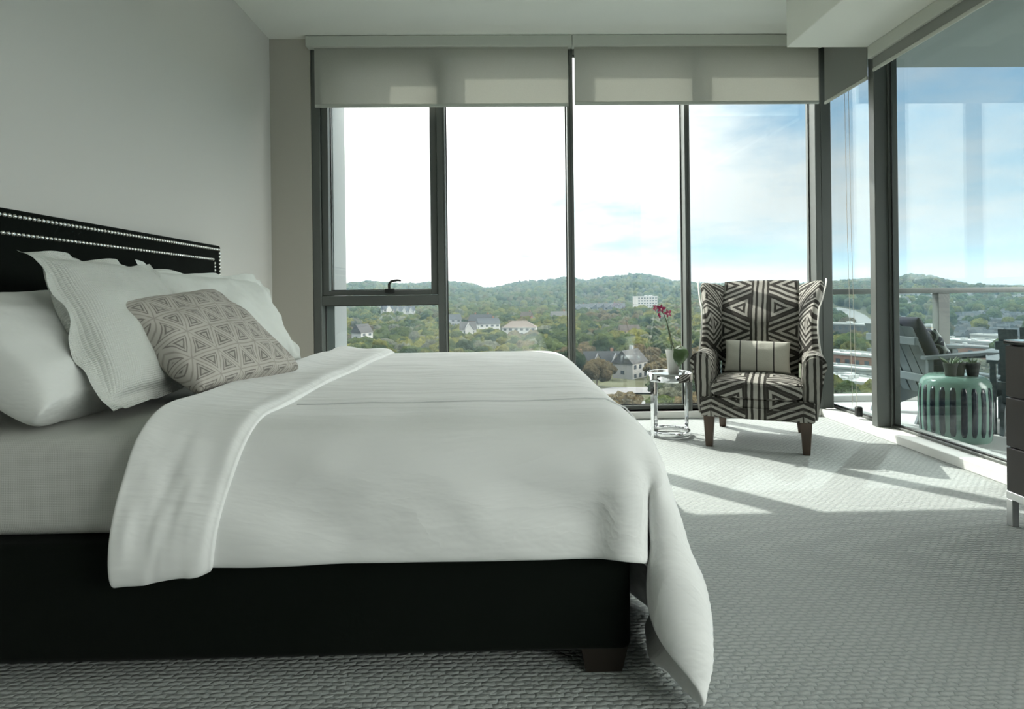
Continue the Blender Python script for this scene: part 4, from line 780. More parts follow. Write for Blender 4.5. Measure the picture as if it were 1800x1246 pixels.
bm = BM(); box(bm, (2.84, 5.40, -.02), (6.4, 5.52, .035), .004, 1); build('bottom_kerb', bm, mat('pale_kerb', (.45, .46, .45), .8), rl)
for x in (4.135, 5.62): bm = BM(); box(bm, (x-.055, 5.42, .035), (x+.055, 5.50, .972), .004, 1); build('post', bm, M_rail, rl)
for x0, x1 in ((2.88, 4.07), (4.20, 5.55), (5.69, 6.38)): bm = BM(); box(bm, (x0, 5.455, .05), (x1, 5.467, .965)); build('glass_panel', bm, M_rail_glass, rl)

M_bchair = mat('grey_blue_painted_wood', (.085, .115, .125), .6, build=b_cloth(60, .1, .003, (1, 1, 8)))
M_navy = mat('navy_outdoor_fabric', (.012, .018, .032), .9)
def b_scroll(k, b):
    u = k.node('ShaderNodeUVMap').outputs[0]; x, y, z = k.xyz(u)
    fx = k.m('SUBTRACT', k.m('FRACT', k.m('DIVIDE', x, .13)), .5); fy = k.m('SUBTRACT', k.m('FRACT', k.m('DIVIDE', y, .13)), .5)
    r = k.m('SQRT', k.m('ADD', k.m('MULTIPLY', fx, fx), k.m('MULTIPLY', fy, fy))); a = k.m('ARCTAN2', fy, fx)
    f = k.m('FRACT', k.m('ADD', k.m('MULTIPLY', r, 3.6), k.m('DIVIDE', a, 2*pi)))
    on = k.m('LESS_THAN', f, .36)
    k.put(b.inputs['Base Color'], k.mix(on, (.015, .022, .040), (.34, .38, .37)))
M_scroll = mat('navy_scroll_fabric', (.02, .03, .05), .9, build=b_scroll)
def deck_chair(label, loc, rz, cushion):
    """low wooden lounge chair; local front is -y"""
    c = thing('lounge_chair', label, 'chair', loc, rz, 'painted lounge chairs on the balcony')
    P = dict(world=False)
    for s in (-1, 1):
        bm = BM(); box(bm, (s*.31-.035, -.40, 0), (s*.31+.035, -.355, .52), .004, 1); build('front_leg', bm, M_bchair, c, **P)
        bm = BM(); prism(bm, [(s*.27-.012, -.38, .34), (s*.27-.012, -.38, .24), (s*.27-.012, .30, .0), (s*.27-.012, .36, .0), (s*.27-.012, .30, .16)], (.024, 0, 0)); build('side_rail', bm, M_bchair, c, **P)
        bm = BM(); prism(bm, [(s*.33-.07, -.45, .52), (s*.33+.06, -.47, .52), (s*.33+.075, -.20, .53), (s*.33+.02, .34, .50), (s*.33-.045, .34, .50), (s*.33-.07, -.1, .53)], (0, 0, .024)); build('armrest', bm, M_bchair, c, **P)
        bm = BM(); prism(bm, [(s*.31-.02, -.355, .52), (s*.31-.02, -.22, .52), (s*.31-.02, -.355, .40)], (.04, 0, 0)); build('armrest_bracket', bm, M_bchair, c, **P)
        bm = BM(); box(bm, (s*.32-.018, .26, 0), (s*.32+.018, .30, .50), .003, 1); build('rear_leg', bm, M_bchair, c, **P)
    for k in range(6):
        y = -.36+.085*k; z = .335-.0275*k; bm = BM(); box(bm, (-.285, y, z), (.285, y+.07, z+.02), .003, 1, None); build('seat_slat', bm, M_bchair, c, **P)
    for k in range(5):
        x = -.23+.115*k; bm = BM(); prism(bm, [(x-.048, .14, .20), (x+.048, .14, .20), (x+.052, .38, .74+.03*(1-abs(k-2)/2)), (x-.052, .38, .74+.03*(1-abs(k-2)/2))], (0, .02, .006)); build('back_slat', bm, M_bchair, c, **P)
    for t in (.25, .8):
        y, z = .14+.24*t, .20+.54*t; bm = BM(); box(bm, (-.30, y+.015, z-.03), (.30, y+.045, z+.03), .003, 1); build('back_rail', bm, M_bchair, c, **P)
    return c
lc = deck_chair('blue-grey wooden lounge chair holding the navy scroll cushion, behind the striped stool', (3.52, 4.72, -.02), R(90), True)
cm = wmat(lc)
def lw_(x, y, z): return cm @ Vector((x, y, z))
pillow('chair_cushion', 'plain navy back cushion of the balcony lounge chair, behind the scroll cushion', 'cushion', M_navy, lw_(-.28, .07, .26), lw_(.28, .07, .26), lw_(.28, .33, .82), lw_(-.28, .33, .82), .13, .02, seed=80, nu=20, nv=20, crown=.30)
pillow('outdoor_cushion', 'navy cushion with pale scrollwork on the balcony chair', 'cushion', M_scroll, lw_(-.26, -.06, .29), lw_(.26, -.06, .29), lw_(.26, .19, .73), lw_(-.26, .19, .73), .12, .04, seed=70, nu=20, nv=20, crown=.35)
deck_chair('blue-grey wooden lounge chair turned to the view, half behind the dresser', (3.92, 4.10, -.02), R(135), False)

# garden stool, pale green with dark upright slots
M_green = mat('celadon_glaze', (.19, .31, .26), .18)
M_slot = mat('navy_glaze', (.012, .018, .030), .25)
sx, sy = 3.135, 4.02
st = thing('garden_stool', 'pale green ceramic garden stool with dark vertical stripes on the balcony', 'stool', (sx, sy, -.02))
bm = BM(); prof = [(.001, .435), (.150, .435), (.165, .428), (.185, .412), (.198, .392), (.206, .36), (.211, .29), (.213, .21), (.211, .13), (.206, .06), (.200, .012), (.192, 0), (.001, 0)]
lathe(bm, [(r, z-.02) for r, z in prof], (sx, sy, 0), 72, False); build('stool_body', bm, M_green, st, smooth=50)
for k in range(22):
    a = 2*pi*k/22; V = []; nv = 10; hw = .0175
    for j in range(nv+1):
        z = .045+.325*j/nv; r = np.interp(z, [.0, .06, .13, .21, .29, .36, .392], [.199, .206, .211, .213, .211, .206, .198])+.0015
        w = hw*(.55 if j in (0, nv) else 1)
        for q in (-1, -.33, .33, 1): b = a+q*w/r; V.append((sx+r*cos(b), sy+r*sin(b), z-.02))
    o = build('stripe', (V, gridface(3, nv)), M_slot, st, smooth=60); solid(o, .003, -1)
M_gpot = mat('dark_clay_pot', (.035, .037, .035), .7)
M_succ = mat('aloe_leaf', (.13, .19, .10), .5)
random.seed(12)
for i, (x, y, lab) in enumerate(((3.060, 3.96, 'small dark pot with a spiky aloe, nearest the lounge chair on the stool'), (3.135, 3.985, 'small dark pot in the middle on the garden stool'), (3.205, 3.95, 'small dark pot with short upright leaves, on the side nearest the dresser'))):
    p = thing('potted_succulent', lab, 'potted plant', (x, y, .415), 0, 'small pots on the garden stool')
    bm = BM(); lathe(bm, [(.001, .4155), (.031, .4155), (.041, .492), (.044, .494), (.044, .505), (.040, .505), (.038, .490), (.001, .490)], (x, y, 0), 24, False); build('pot', bm, M_gpot, p, smooth=40)
    for q in range((11, 5, 8)[i]):
        a = q*2.4; ln = ((.085, .035, .055)[i])*random.uniform(.7, 1.1); sp = (1.0, .7, .35)[i]
        d = Vector((cos(a)*sp, sin(a)*sp, 1)).normalized(); b0 = Vector((x, y, .488))+Vector((cos(a), sin(a), 0))*.010
        bm = BM(); tube(bm, [b0, b0+d*ln*.5+Vector((0, 0, .004)), b0+d*ln*.85, b0+d*ln], [.006, .0055, .003, .0006], 6); build('leaf', bm, M_succ, p)

# ------------------------------------------------------------------ the valley, hills and town below
random.seed(5); rng = np.random.default_rng(5)
PROF = [(-400, 503), (200, 503), (580, 509), (605, 503), (650, 497), (700, 500), (740, 499), (765, 495), (800, 497), (832, 500), (852, 507), (872, 507), (892, 503), (930, 497), (965, 496), (1000, 490), (1030, 496), (1060, 490), (1090, 488), (1125, 485), (1155, 488), (1190, 496), (1240, 500), (1400, 500), (1475, 496), (1500, 493), (1535, 491), (1580, 489), (1600, 483), (1640, 487), (1660, 493), (1700, 500), (1750, 504), (2400, 505)]
PX = np.array([p[0] for p in PROF], float); PE = np.array([p[1] for p in PROF], float)
def px_of(az): return 900+F*math.tan(max(-1.2, min(1.2, az-YAW)))
def elev(az):
    x = px_of(az); return (CY-.012*(x-900)-np.interp(x, PX, PE))/F*cos(az-YAW)
def sm(a, b, x): t = min(1, max(0, (x-a)/(b-a))); return t*t*(3-2*t)
RR = 1900.0
def ground(x, y):
    r = math.hypot(x, y); az = math.atan2(x, y)
    low = -33 + 2.0*fn(x/130, y/130) + 7*sm(350, 900, r)
    top = CAMZ + RR*elev(az) - 9
    bumps = 14*fn(x/260, y/260, 3)+7*fn(x/110, y/110, 8)
    t = sm(620, RR, r)
    z = low*(1-t) + top*t + bumps*sm(500, 900, r)*(1-sm(1500, RR, r))
    if r > RR: z = z - (r-RR)*.05
    return max(z, -60)
def b_ground(k, b):
    n = k.noise(k.coord(), .02, 5); n2 = k.noise(k.coord(), .11, 4)
    k.put(b.inputs['Base Color'], k.mix(n2, k.mix(n, (0.028, 0.037, 0.016), (0.063, 0.068, 0.032)), (0.084, 0.081, 0.063)))
M_ground = mat('valley_ground', (.1, .1, .06), 1, spec=0, build=b_ground)
na, nr = 200, 110; V = []
for j in range(nr+1):
    r = 30*(5200/30)**(j/nr)
    for i in range(na+1):
        a = R(-50+125*i/na); x, y = r*sin(a), r*cos(a); V.append((x, y, ground(x, y)))
g = build('ground_valley', (V, gridface(na, nr)), M_ground, None, smooth=0); g.data.shade_smooth(); g['kind'] = 'structure'; g['label'] = 'valley floor rising to wooded hills'
# far ridge on the balcony side, distance haze put into its blue colour
V = []
for i in range(61):
    a = R(18+50*i/60); x = px_of(a); e = (9 + 7*fn(i*.33, 2.2)+3*fn(i*.9, 5))/F
    for rr, q in ((4700, -.02), (5200, e), (5900, -.02)): V.append((rr*sin(a), rr*cos(a), rr*q*cos(a-YAW)))
o = build('hill_ridge', (V, [(3*i+k, 3*i+k+1, 3*i+k+4, 3*i+k+3) for i in range(60) for k in range(2)]), mat('haze_blue_hills', (.055, .095, .115), 1, spec=0), None, smooth=0); o.data.shade_smooth(); o['kind'] = 'structure'; o['label'] = 'distant ridge coloured haze blue'

def gp(px, py):
    """where a picture position meets the ground outside"""
    d = fw + CR*((px-900)/F) - CU*((py-CY)/F); t = 60.0
    while t < 3000:
        p = Vector((0, 0, CAMZ))+d*t
        if p.z < ground(p.x, p.y): break
        t *= 1.004
    return p
# ---- paving
M_asph = mat('asphalt', (.17, .17, .17), .95, build=lambda k, b: k.put(b.inputs['Base Color'], k.mix(k.noise(k.coord(), .2, 4), (.07, .07, .075), (.12, .12, .12))))
M_lot = mat('pale_concrete_lot', (.11, .113, .115), .95)
def road(label, pts, w, m, lift=.5):
    P = [gp(*p) for p in pts]; Q = []
    for a, b in zip(P, P[1:]):
        for k in range(12): Q.append(a.lerp(b, k/12))
    Q.append(P[-1]); V = []
    for i, p in enumerate(Q):
        d = (Q[min(i+1, len(Q)-1)]-Q[max(i-1, 0)]); d.z = 0; d.normalize(); s = Vector((d.y, -d.x, 0))
        for q in (-1, 1): v = p+s*w/2*q; V.append((v.x, v.y, max(ground(v.x, v.y), ground(p.x, p.y))+lift))
    o = build('road', (V, [(2*i, 2*i+1, 2*i+3, 2*i+2) for i in range(len(Q)-1)]), m, None); o['kind'] = 'structure'; o['label'] = label; return Q
BL = []                                                            # places kept free of trees: x, y, radius
def keep(Q, rad):
    for p in Q: BL.append((p.x, p.y, rad))
keep(road('street below the windows', [(1000, 700), (1100, 688), (1215, 690), (1330, 700)], 13, M_asph), 11)
keep(road('street and parking strip nearest the tower', [(1040, 738), (1120, 716), (1215, 712), (1330, 715)], 12, M_lot), 8)
keep(road('highway curving into the hills', [(1560, 598), (1532, 580), (1516, 566), (1502, 555), (1486, 547), (1462, 543)], 20, M_lot, .8), 16)
keep(road('street through the town', [(1560, 640), (1660, 618), (1800, 612), (1950, 606)], 11, M_asph), 8)
keep(road('lane between the warehouses', [(1440, 660), (1560, 652), (1700, 648), (1850, 655)], 11, M_asph), 8)
# ---- houses and blocks
M_win = mat('dark_window_glass', (.045, .055, .065), .15)
def wallmat(n, c): return mat(n, c, .85)
WL = {'white': wallmat('white_siding', (0.272, 0.272, 0.261)), 'cream': wallmat('cream_stucco', (0.315, 0.283, 0.218)), 'grey': wallmat('grey_siding', (0.179, 0.190, 0.202)), 'brick': wallmat('red_brick', (0.147, 0.070, 0.046)), 'tan': wallmat('tan_stone', (0.256, 0.206, 0.147)), 'dark': wallmat('dark_brick', (0.060, 0.054, 0.052)), 'pale': wallmat('pale_concrete', (0.283, 0.288, 0.283))}
RF = {'slate': wallmat('slate_shingles', (0.046, 0.049, 0.054)), 'brown': wallmat('brown_shingles', (0.076, 0.060, 0.049)), 'greyroof': wallmat('grey_shingles', (0.109, 0.109, 0.109)), 'membrane': wallmat('white_roof_membrane', (0.283, 0.288, 0.283)), 'blueroof': wallmat('blue_grey_roof', (0.082, 0.093, 0.103)), 'red': wallmat('red_metal_roof', (0.206, 0.038, 0.033))}
def house(name, label, cat, px, py, w, d, h, rz, wall, roof, rh=4.0, wins=(4, 2), chim=0, hip=False, gables=0, group=None, flat=False, units=0, wing=0):
    """gabled or flat roofed building whose base is seen at px, py"""
    p = gp(px, py); far = p.length; lift = 7.5 if far > 420 and px < 1300 else 0
    if lift: p = gp(px, py+lift/far*F)
    z = min(ground(p.x, p.y), p.z)-.6+lift
    t = thing(name, label, cat, (p.x, p.y, z), math.atan2(-p.x, p.y)*1.0+R(rz), group); BL.append((p.x, p.y, max(w, d)*.55)); W_ = dict(world=False)
    bm = BM(); box(bm, (-w/2, -d/2, -lift), (w/2, d/2, h))
    if not flat and not hip:
        for s in (-1, 1): prism(bm, [(s*(w/2-.02), -d/2, h), (s*(w/2-.02), d/2, h), (s*(w/2-.02), 0, h+rh)], (-s*.3, 0, 0))
    for q in range(gables):
        xg = -w/2+w*(q+.5)/gables; ww = w/gables*.27
        box(bm, (xg-ww, -d/2-1.6, 0), (xg+ww, -d/2+.5, h)); prism(bm, [(xg-ww, -d/2-1.6, h), (xg+ww, -d/2-1.6, h), (xg, -d/2-1.6, h+rh*.8)], (0, .3, 0))
    build('walls', bm, WL[wall], t, smooth=0, **W_)
    bm = BM(); e = .45
    if flat:
        box(bm, (-w/2-.2, -d/2-.2, h), (w/2+.2, d/2+.2, h+.25))
        for s in (-1, 1): box(bm, (s*w/2-.25, -d/2-.2, h+.25), (s*w/2+.25, d/2+.2, h+.9)); box(bm, (-w/2, s*d/2-.25, h+.25), (w/2, s*d/2+.25, h+.9))
    else:
        i = (d/2 if hip else -e)
        a = [(-w/2-e, -d/2-e, h-.2), (w/2+e, -d/2-e, h-.2), (w/2+e, d/2+e, h-.2), (-w/2-e, d/2+e, h-.2), (-w/2+i, 0, h+rh), (w/2-i, 0, h+rh)]
        vs = [bm.verts.new(v) for v in a]
        for f in ((0, 1, 5, 4), (2, 3, 4, 5), (1, 2, 5), (3, 0, 4), (3, 2, 1, 0)): bm.faces.new([vs[k] for k in f])
        if not hip:
            bmesh.ops.solidify(bm, geom=bm.faces[:], thickness=.01)
        for q in range(gables):
            xg = -w/2+w*(q+.5)/gables; ww = w/gables*.27+.3
            for s in (-1, 1): prism(bm, [(xg, -d/2-2, h+rh*.8+.15), (xg+s*ww, -d/2-2, h-.25), (xg+s*ww, -d/2-2, h-.05), (xg, -d/2-2, h+rh*.8+.4)], (0, d/2+1.2, 0))
    build('roof', bm, RF[roof], t, smooth=0, **W_)
    nx, nz = wins
    for a in range(nz):
        for q in range(nx):
            x = -w/2+w*(q+.5)/nx; z0 = h*(a+.30)/nz; bm = BM(); ww = min(1.0, w/nx*.28); y = -d/2-(1.6 if gables else 0)*0
            box(bm, (x-ww, -d/2-.06, z0), (x+ww, -d/2+.05, z0+h/nz*.46)); build('window', bm, M_win, t, smooth=0, **W_)
    for q in range(max(0, min(3, int(d//5)))):
        y = -d/2+d*(q+.5)/max(1, int(min(3, d//5)))
        for s in (-1, 1):
            bm = BM(); box(bm, (s*w/2-.05, y-.8, h*.35), (s*w/2+.06, y+.8, h*.35+1.5)); build('window', bm, M_win, t, smooth=0, **W_)
    for q in range(chim):
        bm = BM(); x = (-.3+.6*q)*w if chim > 1 else w*.28; box(bm, (x-.6, .6, h*.5), (x+.6, 1.9, h+rh+1.3)); build('chimney', bm, WL['brick' if wall != 'white' else 'grey'], t, smooth=0, **W_)
    for q in range(units):
        bm = BM(); x = random.uniform(-.38, .38)*w; y = random.uniform(-.35, .35)*d; s = random.uniform(.8, 1.7); box(bm, (x-s, y-s, h+.25), (x+s, y+s, h+.25+s), .1, 1); build('rooftop_unit', bm, WL['pale'], t, smooth=0, **W_)
    return t
H = house
H('house', 'tall white house with steep gables and grey roof, beside the chrome table in the view', 'house', 1108, 663, 13, 9, 7.0, 62, 'white', 'greyroof', 5, (3, 2), 1)
H('house', 'long dark-roofed cottage with three cream gables, left of the tall white house', 'house', 1050, 652, 24, 9, 4.5, 5, 'cream', 'slate', 5, (6, 1), 1, gables=3)
H('house', 'small brown-roofed house half behind the duvet next to the gabled cottage', 'house', 1006, 650, 12, 9, 4.2, -18, 'tan', 'greyroof', 4.5, (3, 1), 1)
H('office_block', 'white office block with bands of windows at the foot of the central hill', 'office building', 1134, 546, 24, 16, 15, 22, 'white', 'membrane', 0, (7, 5), flat=True, units=2)
for i, x in enumerate((1020, 1034, 1047, 1061, 1074, 1087)):
    H('townhouse', 'grey terraced house with dark roof in the row below the central hill', 'house', x, 552+.2*i, 14, 11, 7, random.uniform(-6, 6), 'grey', 'blueroof', 4, (4, 2), 1, gables=1, group='terraced houses below the hill')
H('house', 'white gabled house on the wooded slope, seen above the crank handle pane', 'house', 681, 553, 13, 10, 6, 20, 'white', 'blueroof', 6, (4, 2), 1, gables=1)
H('house', 'pale grey house with several small gables on the wooded slope', 'house', 712, 556, 22, 10, 6, -8, 'pale', 'blueroof', 5, (6, 2), 2, gables=3)
H('house', 'house with steep pale gable among yellow trees, lowest on the left', 'house', 637, 603, 9, 9, 6, 40, 'pale', 'greyroof', 5, (2, 2), 0)
H('house', 'low white ranch house with long dark roof just above the bed', 'house', 720, 627, 16, 8, 3.4, -4, 'white', 'slate', 2.2, (5, 1), 1)
H('house', 'blue-grey roofed house with white chimney in the middle pane', 'house', 858, 584, 16, 10, 6, 15, 'pale', 'blueroof', 4, (4, 2), 1)
H('house', 'dark-roofed brick house behind the blue-grey roofed one', 'house', 846, 578, 18, 10, 6, -20, 'brick', 'slate', 5, (4, 2), 2)
H('house', 'wide pale stone house with brown hipped roof in the middle pane', 'house', 914, 592, 22, 12, 6, -6, 'pale', 'brown', 4, (6, 2), 0, hip=True)
H('house', 'small gabled white house below the dark-roofed brick house', 'house', 823, 593, 10, 9, 5, 8, 'white', 'greyroof', 5, (2, 1), 0, gables=1)
H('house', 'grey house beside the narrow mullion of the middle pane', 'house', 984, 567, 16, 10, 6, 12, 'grey', 'greyroof', 4, (4, 2), 1)
H('house', 'pink brick house among the trees of the middle pane', 'house', 926, 567, 10, 8, 6, -15, 'brick', 'brown', 4, (3, 2), 1)
H('house', 'blue-grey house at the edge of the left mullion', 'house', 795, 575, 14, 9, 6, 10, 'grey', 'blueroof', 4, (3, 2), 0)
H('house', 'tan roofed house glimpsed through trees below the office block', 'house', 1106, 592, 12, 9, 4, 12, 'tan', 'brown', 3, (3, 1), 0)
# town seen through the balcony side
H('office_block', 'dark blue-grey office building with white parapet in the narrow pane', 'office building', 1502, 604, 36, 18, 13, -30, 'dark', 'membrane', 0, (9, 3), flat=True, units=3)
H('warehouse', 'brick warehouse with flat white roof in the narrow pane', 'warehouse', 1500, 648, 26, 14, 7, -35, 'brick', 'membrane', 0, (6, 1), flat=True, units=3)
H('warehouse', 'low pale warehouse with cluttered white roof nearest the tower', 'warehouse', 1512, 692, 30, 16, 5, -30, 'pale', 'membrane', 0, (7, 1), flat=True, units=9)
H('warehouse', 'long low pale shed with a white roof behind the cluttered one', 'warehouse', 1510, 668, 34, 10, 5, -28, 'pale', 'membrane', 0, (8, 1), flat=True, units=4)
H('gas_station', 'small shed with bright red metal roof', 'shed', 1521, 618, 12, 8, 3.5, -50, 'white', 'red', 2, (3, 1))
H('office_block', 'sand coloured three storey block left of the balcony post', 'office building', 1618, 606, 17, 14, 12, -22, 'tan', 'membrane', 0, (4, 3), flat=True, units=2)
H('office_block', 'long brick and tan block behind the sand coloured one', 'office building', 1596, 592, 30, 12, 8, -20, 'brick', 'membrane', 0, (8, 2), flat=True, units=2)
H('warehouse', 'long low warehouse with a bright white roof under the railing', 'warehouse', 1600, 566, 60, 24, 5, -15, 'pale', 'membrane', 0, (12, 1), flat=True, units=3)
H('warehouse', 'wide white-roofed warehouse to the right of the balcony post', 'warehouse', 1712, 613, 46, 16, 5, -32, 'pale', 'membrane', 0, (10, 1), flat=True, units=6)
H('warehouse', 'brown brick depot with loading bays before the second lounge chair', 'warehouse', 1738, 630, 40, 16, 6, -30, 'brick', 'greyroof', 0, (6, 1), flat=True, units=3)
H('office_block', 'white block with two square openings at the town edge', 'office building', 1746, 606, 18, 12, 6, -30, 'white', 'membrane', 0, (3, 1), flat=True, units=1)
H('office_block', 'long white institutional block high on the far slope', 'office building', 1790, 531, 60, 20, 11, -25, 'white', 'greyroof', 0, (10, 2), flat=True, units=2)
H('office_block', 'cream block beside the balcony post below the railing', 'office building', 1640, 535, 26, 16, 13, -20, 'cream', 'membrane', 0, (5, 3), flat=True, units=1)
ct = H('church', 'small white church with a thin steeple', 'church', 1585, 541, 12, 22, 8, -20, 'white', 'greyroof', 6, (2, 1))
bm = BM(); box(bm, (-1.8, -12, 0), (1.8, -8.4, 15)); prism(bm, [(-1.9, -12.1, 15), (1.9, -12.1, 15), (1.9, -8.3, 15), (-1.9, -8.3, 15)], (0, 0, .4)); lathe(bm, [(1.7, 15.4), (.9, 21), (.05, 29)], (0, -10.2, 0), 8); build('steeple', bm, WL['white'], ct, smooth=0, world=False)
random.seed(31); k = 0
for py in range(553, 603, 4):                                       # dense little houses of the far neighbourhood
    for px in range(1684+((py*7) % 9), 1800, 10):
        if random.random() < .2: continue
        w = random.choice(('white', 'grey', 'pale', 'white', 'dark')); r_ = random.choice(('slate', 'blueroof', 'greyroof', 'blueroof'))
        q = H('small_house', '', 'house', px+random.uniform(-4, 4), py+random.uniform(-1.5, 1.5), random.uniform(4.5, 8), random.uniform(4.5, 6.5), random.uniform(3, 4.5), random.uniform(-60, 60), w, r_, random.uniform(2, 3.2), (1, 1), 0, group='small houses of the neighbourhood on the balcony side')
        q['label'] = 'small gabled house packed in the far neighbourhood right of the balcony post'; k += 1
for px, py, w in ((1592, 522, 22), (1606, 527, 26), (1622, 521, 20), (1690, 524, 26), (1712, 527, 34), (1735, 525, 40), (1640, 523, 24), (1612, 536, 18), (1680, 540, 30), (1500, 530, 20), (1517, 534, 16)):
    H('distant_block', 'pale low building scattered on the far slope under the railing', 'building', px, py, w, 12, 6, random.uniform(-30, 10), random.choice(('white', 'pale')), random.choice(('membrane', 'greyroof')), 3, (3, 1), flat=random.random() < .5, group='pale buildings on the far slope')

# ---- trees
def b_leaf(c0, c1):
    def f(k, b):
        oi = k.node('ShaderNodeObjectInfo').outputs['Random']
        n = k.noise(k.coord(), 1.1, 4, .65); n3 = k.noise(k.coord(), .28, 2)
        base = k.mix(oi, c0, c1)
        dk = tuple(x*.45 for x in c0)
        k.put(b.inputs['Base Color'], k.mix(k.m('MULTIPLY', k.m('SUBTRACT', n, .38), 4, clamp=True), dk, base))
        k.bump(b, n, 1.0, .9)
    return f
KINDS = [('leafy_tree', 'mid green bushy tree in the wooded valley below the windows', (0.033, 0.049, 0.016), (0.058, 0.066, 0.023)),
         ('yellow_green_tree', 'fresh yellow-green round tree in the wooded valley below the windows', (0.078, 0.081, 0.019), (0.105, 0.097, 0.030)),
         ('brown_tree', 'brownish half-leafed tree in the wooded valley below the windows', (0.066, 0.053, 0.032), (0.086, 0.070, 0.038)),
         ('dark_tree', 'dark green dense tree in the wooded valley below the windows', (0.018, 0.029, 0.013), (0.029, 0.038, 0.017)),
         ('pale_tree', 'pale grey-green loose tree in the wooded valley below the windows', (0.081, 0.086, 0.059), (0.105, 0.105, 0.081))]
M_bark = mat('tree_bark', (.085, .07, .055), .95)
def crown_mesh(seed, lumps, spread, hgt, sub_=2):
    rnd = random.Random(seed); bm = BM()
    for q in range(lumps):
        a = rnd.uniform(0, 2*pi); t = rnd.random()**.7; rr = spread*t*(.75 if q else 0); zc = hgt*(.38+.42*rnd.random()*(1-.55*t)) if q else hgt*.62
        rad = spread*rnd.uniform(.36, .55)
        vs = bmesh.ops.create_icosphere(bm, subdivisions=sub_, radius=1)['verts']
        for v in vs:
            n = v.co.normalized(); d = 1+.34*noise.noise(n*1.9+Vector((q*3.1, seed, 0)))+.22*noise.noise(n*4.5+Vector((seed, q, 2)))+.20*noise.noise(n*10+Vector((q, seed, 5)))
            v.co = Vector((rr*cos(a), rr*sin(a), zc))+Vector((n.x*rad*d, n.y*rad*d, n.z*rad*d*.85))
    me = bpy.data.meshes.new('crown'); bm.to_mesh(me); bm.free(); return me
protos = []
for i, (nm, lab, c0, c1) in enumerate(KINDS):
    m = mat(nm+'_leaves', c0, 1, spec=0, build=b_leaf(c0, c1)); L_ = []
    for q in range(3):
        h = (11, 12, 12, 13, 11)[i]+q; me = crown_mesh(10*i+q, 12 if i != 4 else 16, h*.46, h, 3); me.materials.append(m); me.shade_smooth()
        r0 = bpy.data.objects.new(nm, None); r0['label'] = lab; r0['category'] = 'tree'; r0['group'] = lab.split(' in ')[0].replace(' tree', ' trees')+' in the valley'
        c = bpy.data.objects.new('crown', me); c.parent = r0
        bm = BM(); tube(bm, [(0, 0, -.5), (.1, 0, h*.25), (0, .1, h*.6)], [.32, .24, .12], 7); tm = bpy.data.meshes.new('trunk'); bm.to_mesh(tm); bm.free(); tm.materials.append(M_bark)
        tr = bpy.data.objects.new('trunk', tm); tr.parent = r0; L_.append((r0, c, tr))
    protos.append(L_)
def tree_kind(x, y):
    v = fn(x/70, y/70, 11)+rng.uniform(-.45, .45); u = rng.random()
    if u < .10: return 4
    return 1 if v > .28 else 2 if v < -.40 else 3 if u > .80 else 0
def blocked(x, y, r):
    for a, b, c in BL:
        if (x-a)**2+(y-b)**2 < (c+r*.5)**2: return True
    return False
BLA = np.array(BL)
spots = []
r = 120.0
while r < RR+60:
    step = 8.0 if r < 420 else 9.5+(r-420)*.0055
    n = int(r*R(66)/step)
    for k in range(n):
        a = R(-21)+R(66)*(k+rng.random())/n; rr = r+rng.uniform(-.5, .5)*step
        x, y = rr*sin(a), rr*cos(a); px = px_of(a)
        if px > 1235 and px < 1450 and r < 1000: 
            if rng.random() < .5: continue
        dens = 1.0 if px < 1235 else (.30 if rr < 260 else .42 if rr < 700 else .75 if rr < 1200 else 1)
        if 1670 < px and 330 < rr < 760: dens = .18
        if px > 1560 and rr < 330: dens = .16
        if rng.random() > dens: continue
        rad = rng.uniform(3.2, 5.6)*(1 if rr < 500 else 1.15)
        if len(BLA) and (((BLA[:, 0]-x)**2+(BLA[:, 1]-y)**2) < (BLA[:, 2]+rad*.75)**2).any(): continue
        # keep the line of sight to the nearest gabled houses open
        if 1005 < px < 1130 and rr < 264 and rr > 150 and rng.random() < .90: continue
        spots.append((x, y, rr, rad, tree_kind(x, y), px))
    r += step*.86
spots = [spots[i] for i in np.argsort([s[2] for s in spots])]
vis = [s for s in spots if (585 < s[5] < 1235) or (1462 < s[5] < 1830)]
near = vis[:300]; nearset = set(id(s) for s in near)
for s in near:
    x, y, rr, rad, kd, px = s; r0, c, tr = random.choice(protos[kd]); sc = rad/5.2; z = ground(x, y)
    o = r0.copy(); COL.objects.link(o); o.location = (x, y, z-.3); o.rotation_euler = (0, 0, rng.uniform(0, 6.28)); q = sc*rng.uniform(.9, 1.15); o.scale = (sc, sc, q)
    for ch_ in (c, tr): d = ch_.copy(); COL.objects.link(d); d.parent = o
for L_ in protos:
    for t_ in L_:
        for o in t_: bpy.data.objects.remove(o)
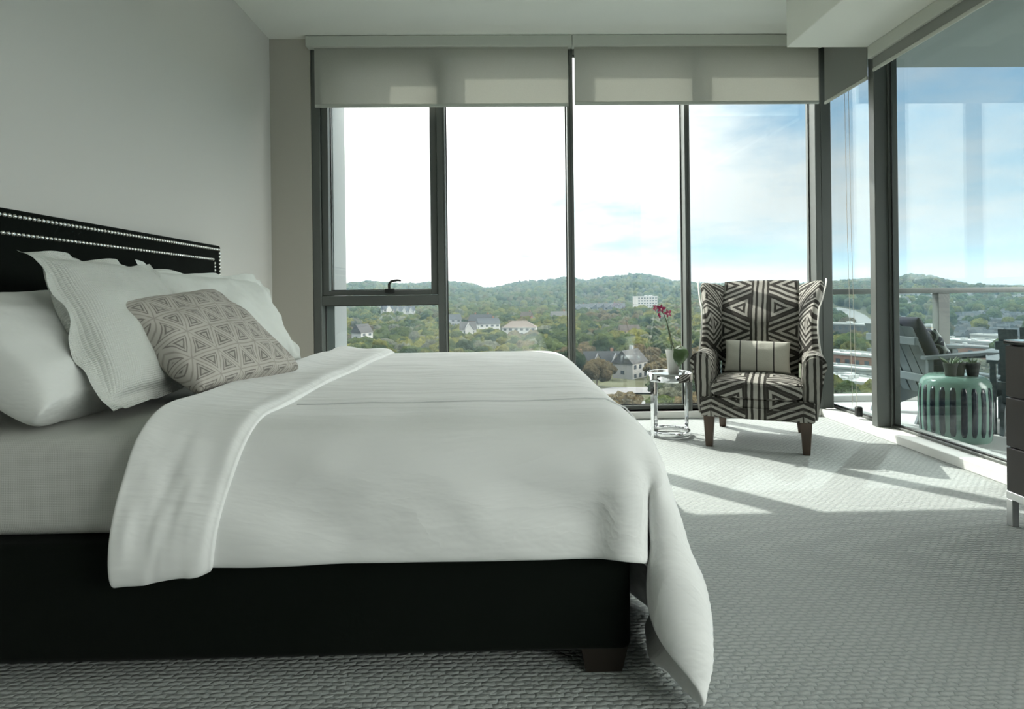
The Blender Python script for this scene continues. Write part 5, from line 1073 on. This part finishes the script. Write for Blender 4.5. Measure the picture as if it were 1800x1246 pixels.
# the rest of the woods as one mass of crowns
def ico(sub_):
    bm = BM(); bmesh.ops.create_icosphere(bm, subdivisions=sub_, radius=1); bm.verts.ensure_lookup_table()
    v = np.array([p.co[:] for p in bm.verts]); f = np.array([[q.index for q in p.verts] for p in bm.faces]); bm.free(); return v, f
I2, F2 = ico(2); I3, F3 = ico(3); var = []
for q in range(6):
    for I in (I2, I3):
        d = np.array([1+.45*noise.noise(Vector(p)*1.6+Vector((q*5, 1, 2)))+.30*noise.noise(Vector(p)*3.7+Vector((q, 7, 2))) for p in I]); var.append(I*d[:, None])
VV, FF, CC = [], [], []; off = 0
COLS = np.array([[(a+b)/2 for a, b in zip(k[2], k[3])] for k in KINDS])
for s in spots:
    if id(s) in nearset: continue
    x, y, rr, rad, kd, px = s; hi = rr < 700
    v = var[2*rng.integers(6)+(1 if hi else 0)]; f = F3 if hi else F2; a = rng.uniform(0, 6.28)
    ca, sa = cos(a), sin(a); h = rad*rng.uniform(.95, 1.3); z = ground(x, y)
    P = np.stack([(v[:, 0]*ca-v[:, 1]*sa)*rad+x, (v[:, 0]*sa+v[:, 1]*ca)*rad+y, v[:, 2]*h+z+rad*1.05], 1)
    VV.append(P); FF.append(f+off); off += len(v)
    c = COLS[kd]*rng.uniform(.75, 1.2)
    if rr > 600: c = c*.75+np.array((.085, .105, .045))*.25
    CC.append(np.repeat(np.append(c, 1)[None], len(v), 0))
VV = np.concatenate(VV); FF = np.concatenate(FF); CC = np.concatenate(CC)
me = bpy.data.meshes.new('forest'); me.vertices.add(len(VV)); me.vertices.foreach_set('co', VV.ravel())
me.loops.add(FF.size); me.loops.foreach_set('vertex_index', FF.ravel().astype(np.int32))
me.polygons.add(len(FF)); me.polygons.foreach_set('loop_start', np.arange(0, FF.size, 3, dtype=np.int32))
me.update(calc_edges=True); me.shade_smooth()
ca_ = me.color_attributes.new('leaf_colour', 'FLOAT_COLOR', 'POINT'); ca_.data.foreach_set('color', CC.ravel().astype(np.float32))
def b_forest(k, b):
    at_ = k.node('ShaderNodeAttribute', attribute_name='leaf_colour').outputs['Color']
    n = k.noise(k.coord(), .55, 4, .65)
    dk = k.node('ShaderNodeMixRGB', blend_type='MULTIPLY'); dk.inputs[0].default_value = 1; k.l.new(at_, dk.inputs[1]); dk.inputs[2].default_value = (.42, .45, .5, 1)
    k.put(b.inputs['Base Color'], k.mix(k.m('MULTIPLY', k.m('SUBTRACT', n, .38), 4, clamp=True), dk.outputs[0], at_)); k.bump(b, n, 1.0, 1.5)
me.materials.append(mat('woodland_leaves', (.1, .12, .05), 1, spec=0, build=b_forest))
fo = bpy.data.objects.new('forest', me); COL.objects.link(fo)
tag(fo, 'woods of mixed green and brown trees covering the valley and hills', 'forest', kind='stuff')
print('trees', len(spots), 'faces', len(FF))

# thin spring haze lying in the valley
hz = bpy.data.materials.new('valley_haze'); hz.use_nodes = True; k = K(hz); k.n.remove(k.n['Principled BSDF'])
vs_ = k.node('ShaderNodeVolumeScatter'); vs_.inputs['Color'].default_value = (.50, .78, 1, 1); vs_.inputs['Density'].default_value = .00012; vs_.inputs['Anisotropy'].default_value = .2
k.l.new(vs_.outputs[0], k.n['Material Output'].inputs['Volume'])
bm = BM(); box(bm, (-2500, 60, -90), (4200, 4600, 170)); h_ = build('haze', bm, hz, None, smooth=0); tag(h_, 'thin blue haze over the valley beyond the windows', 'haze', kind='stuff')
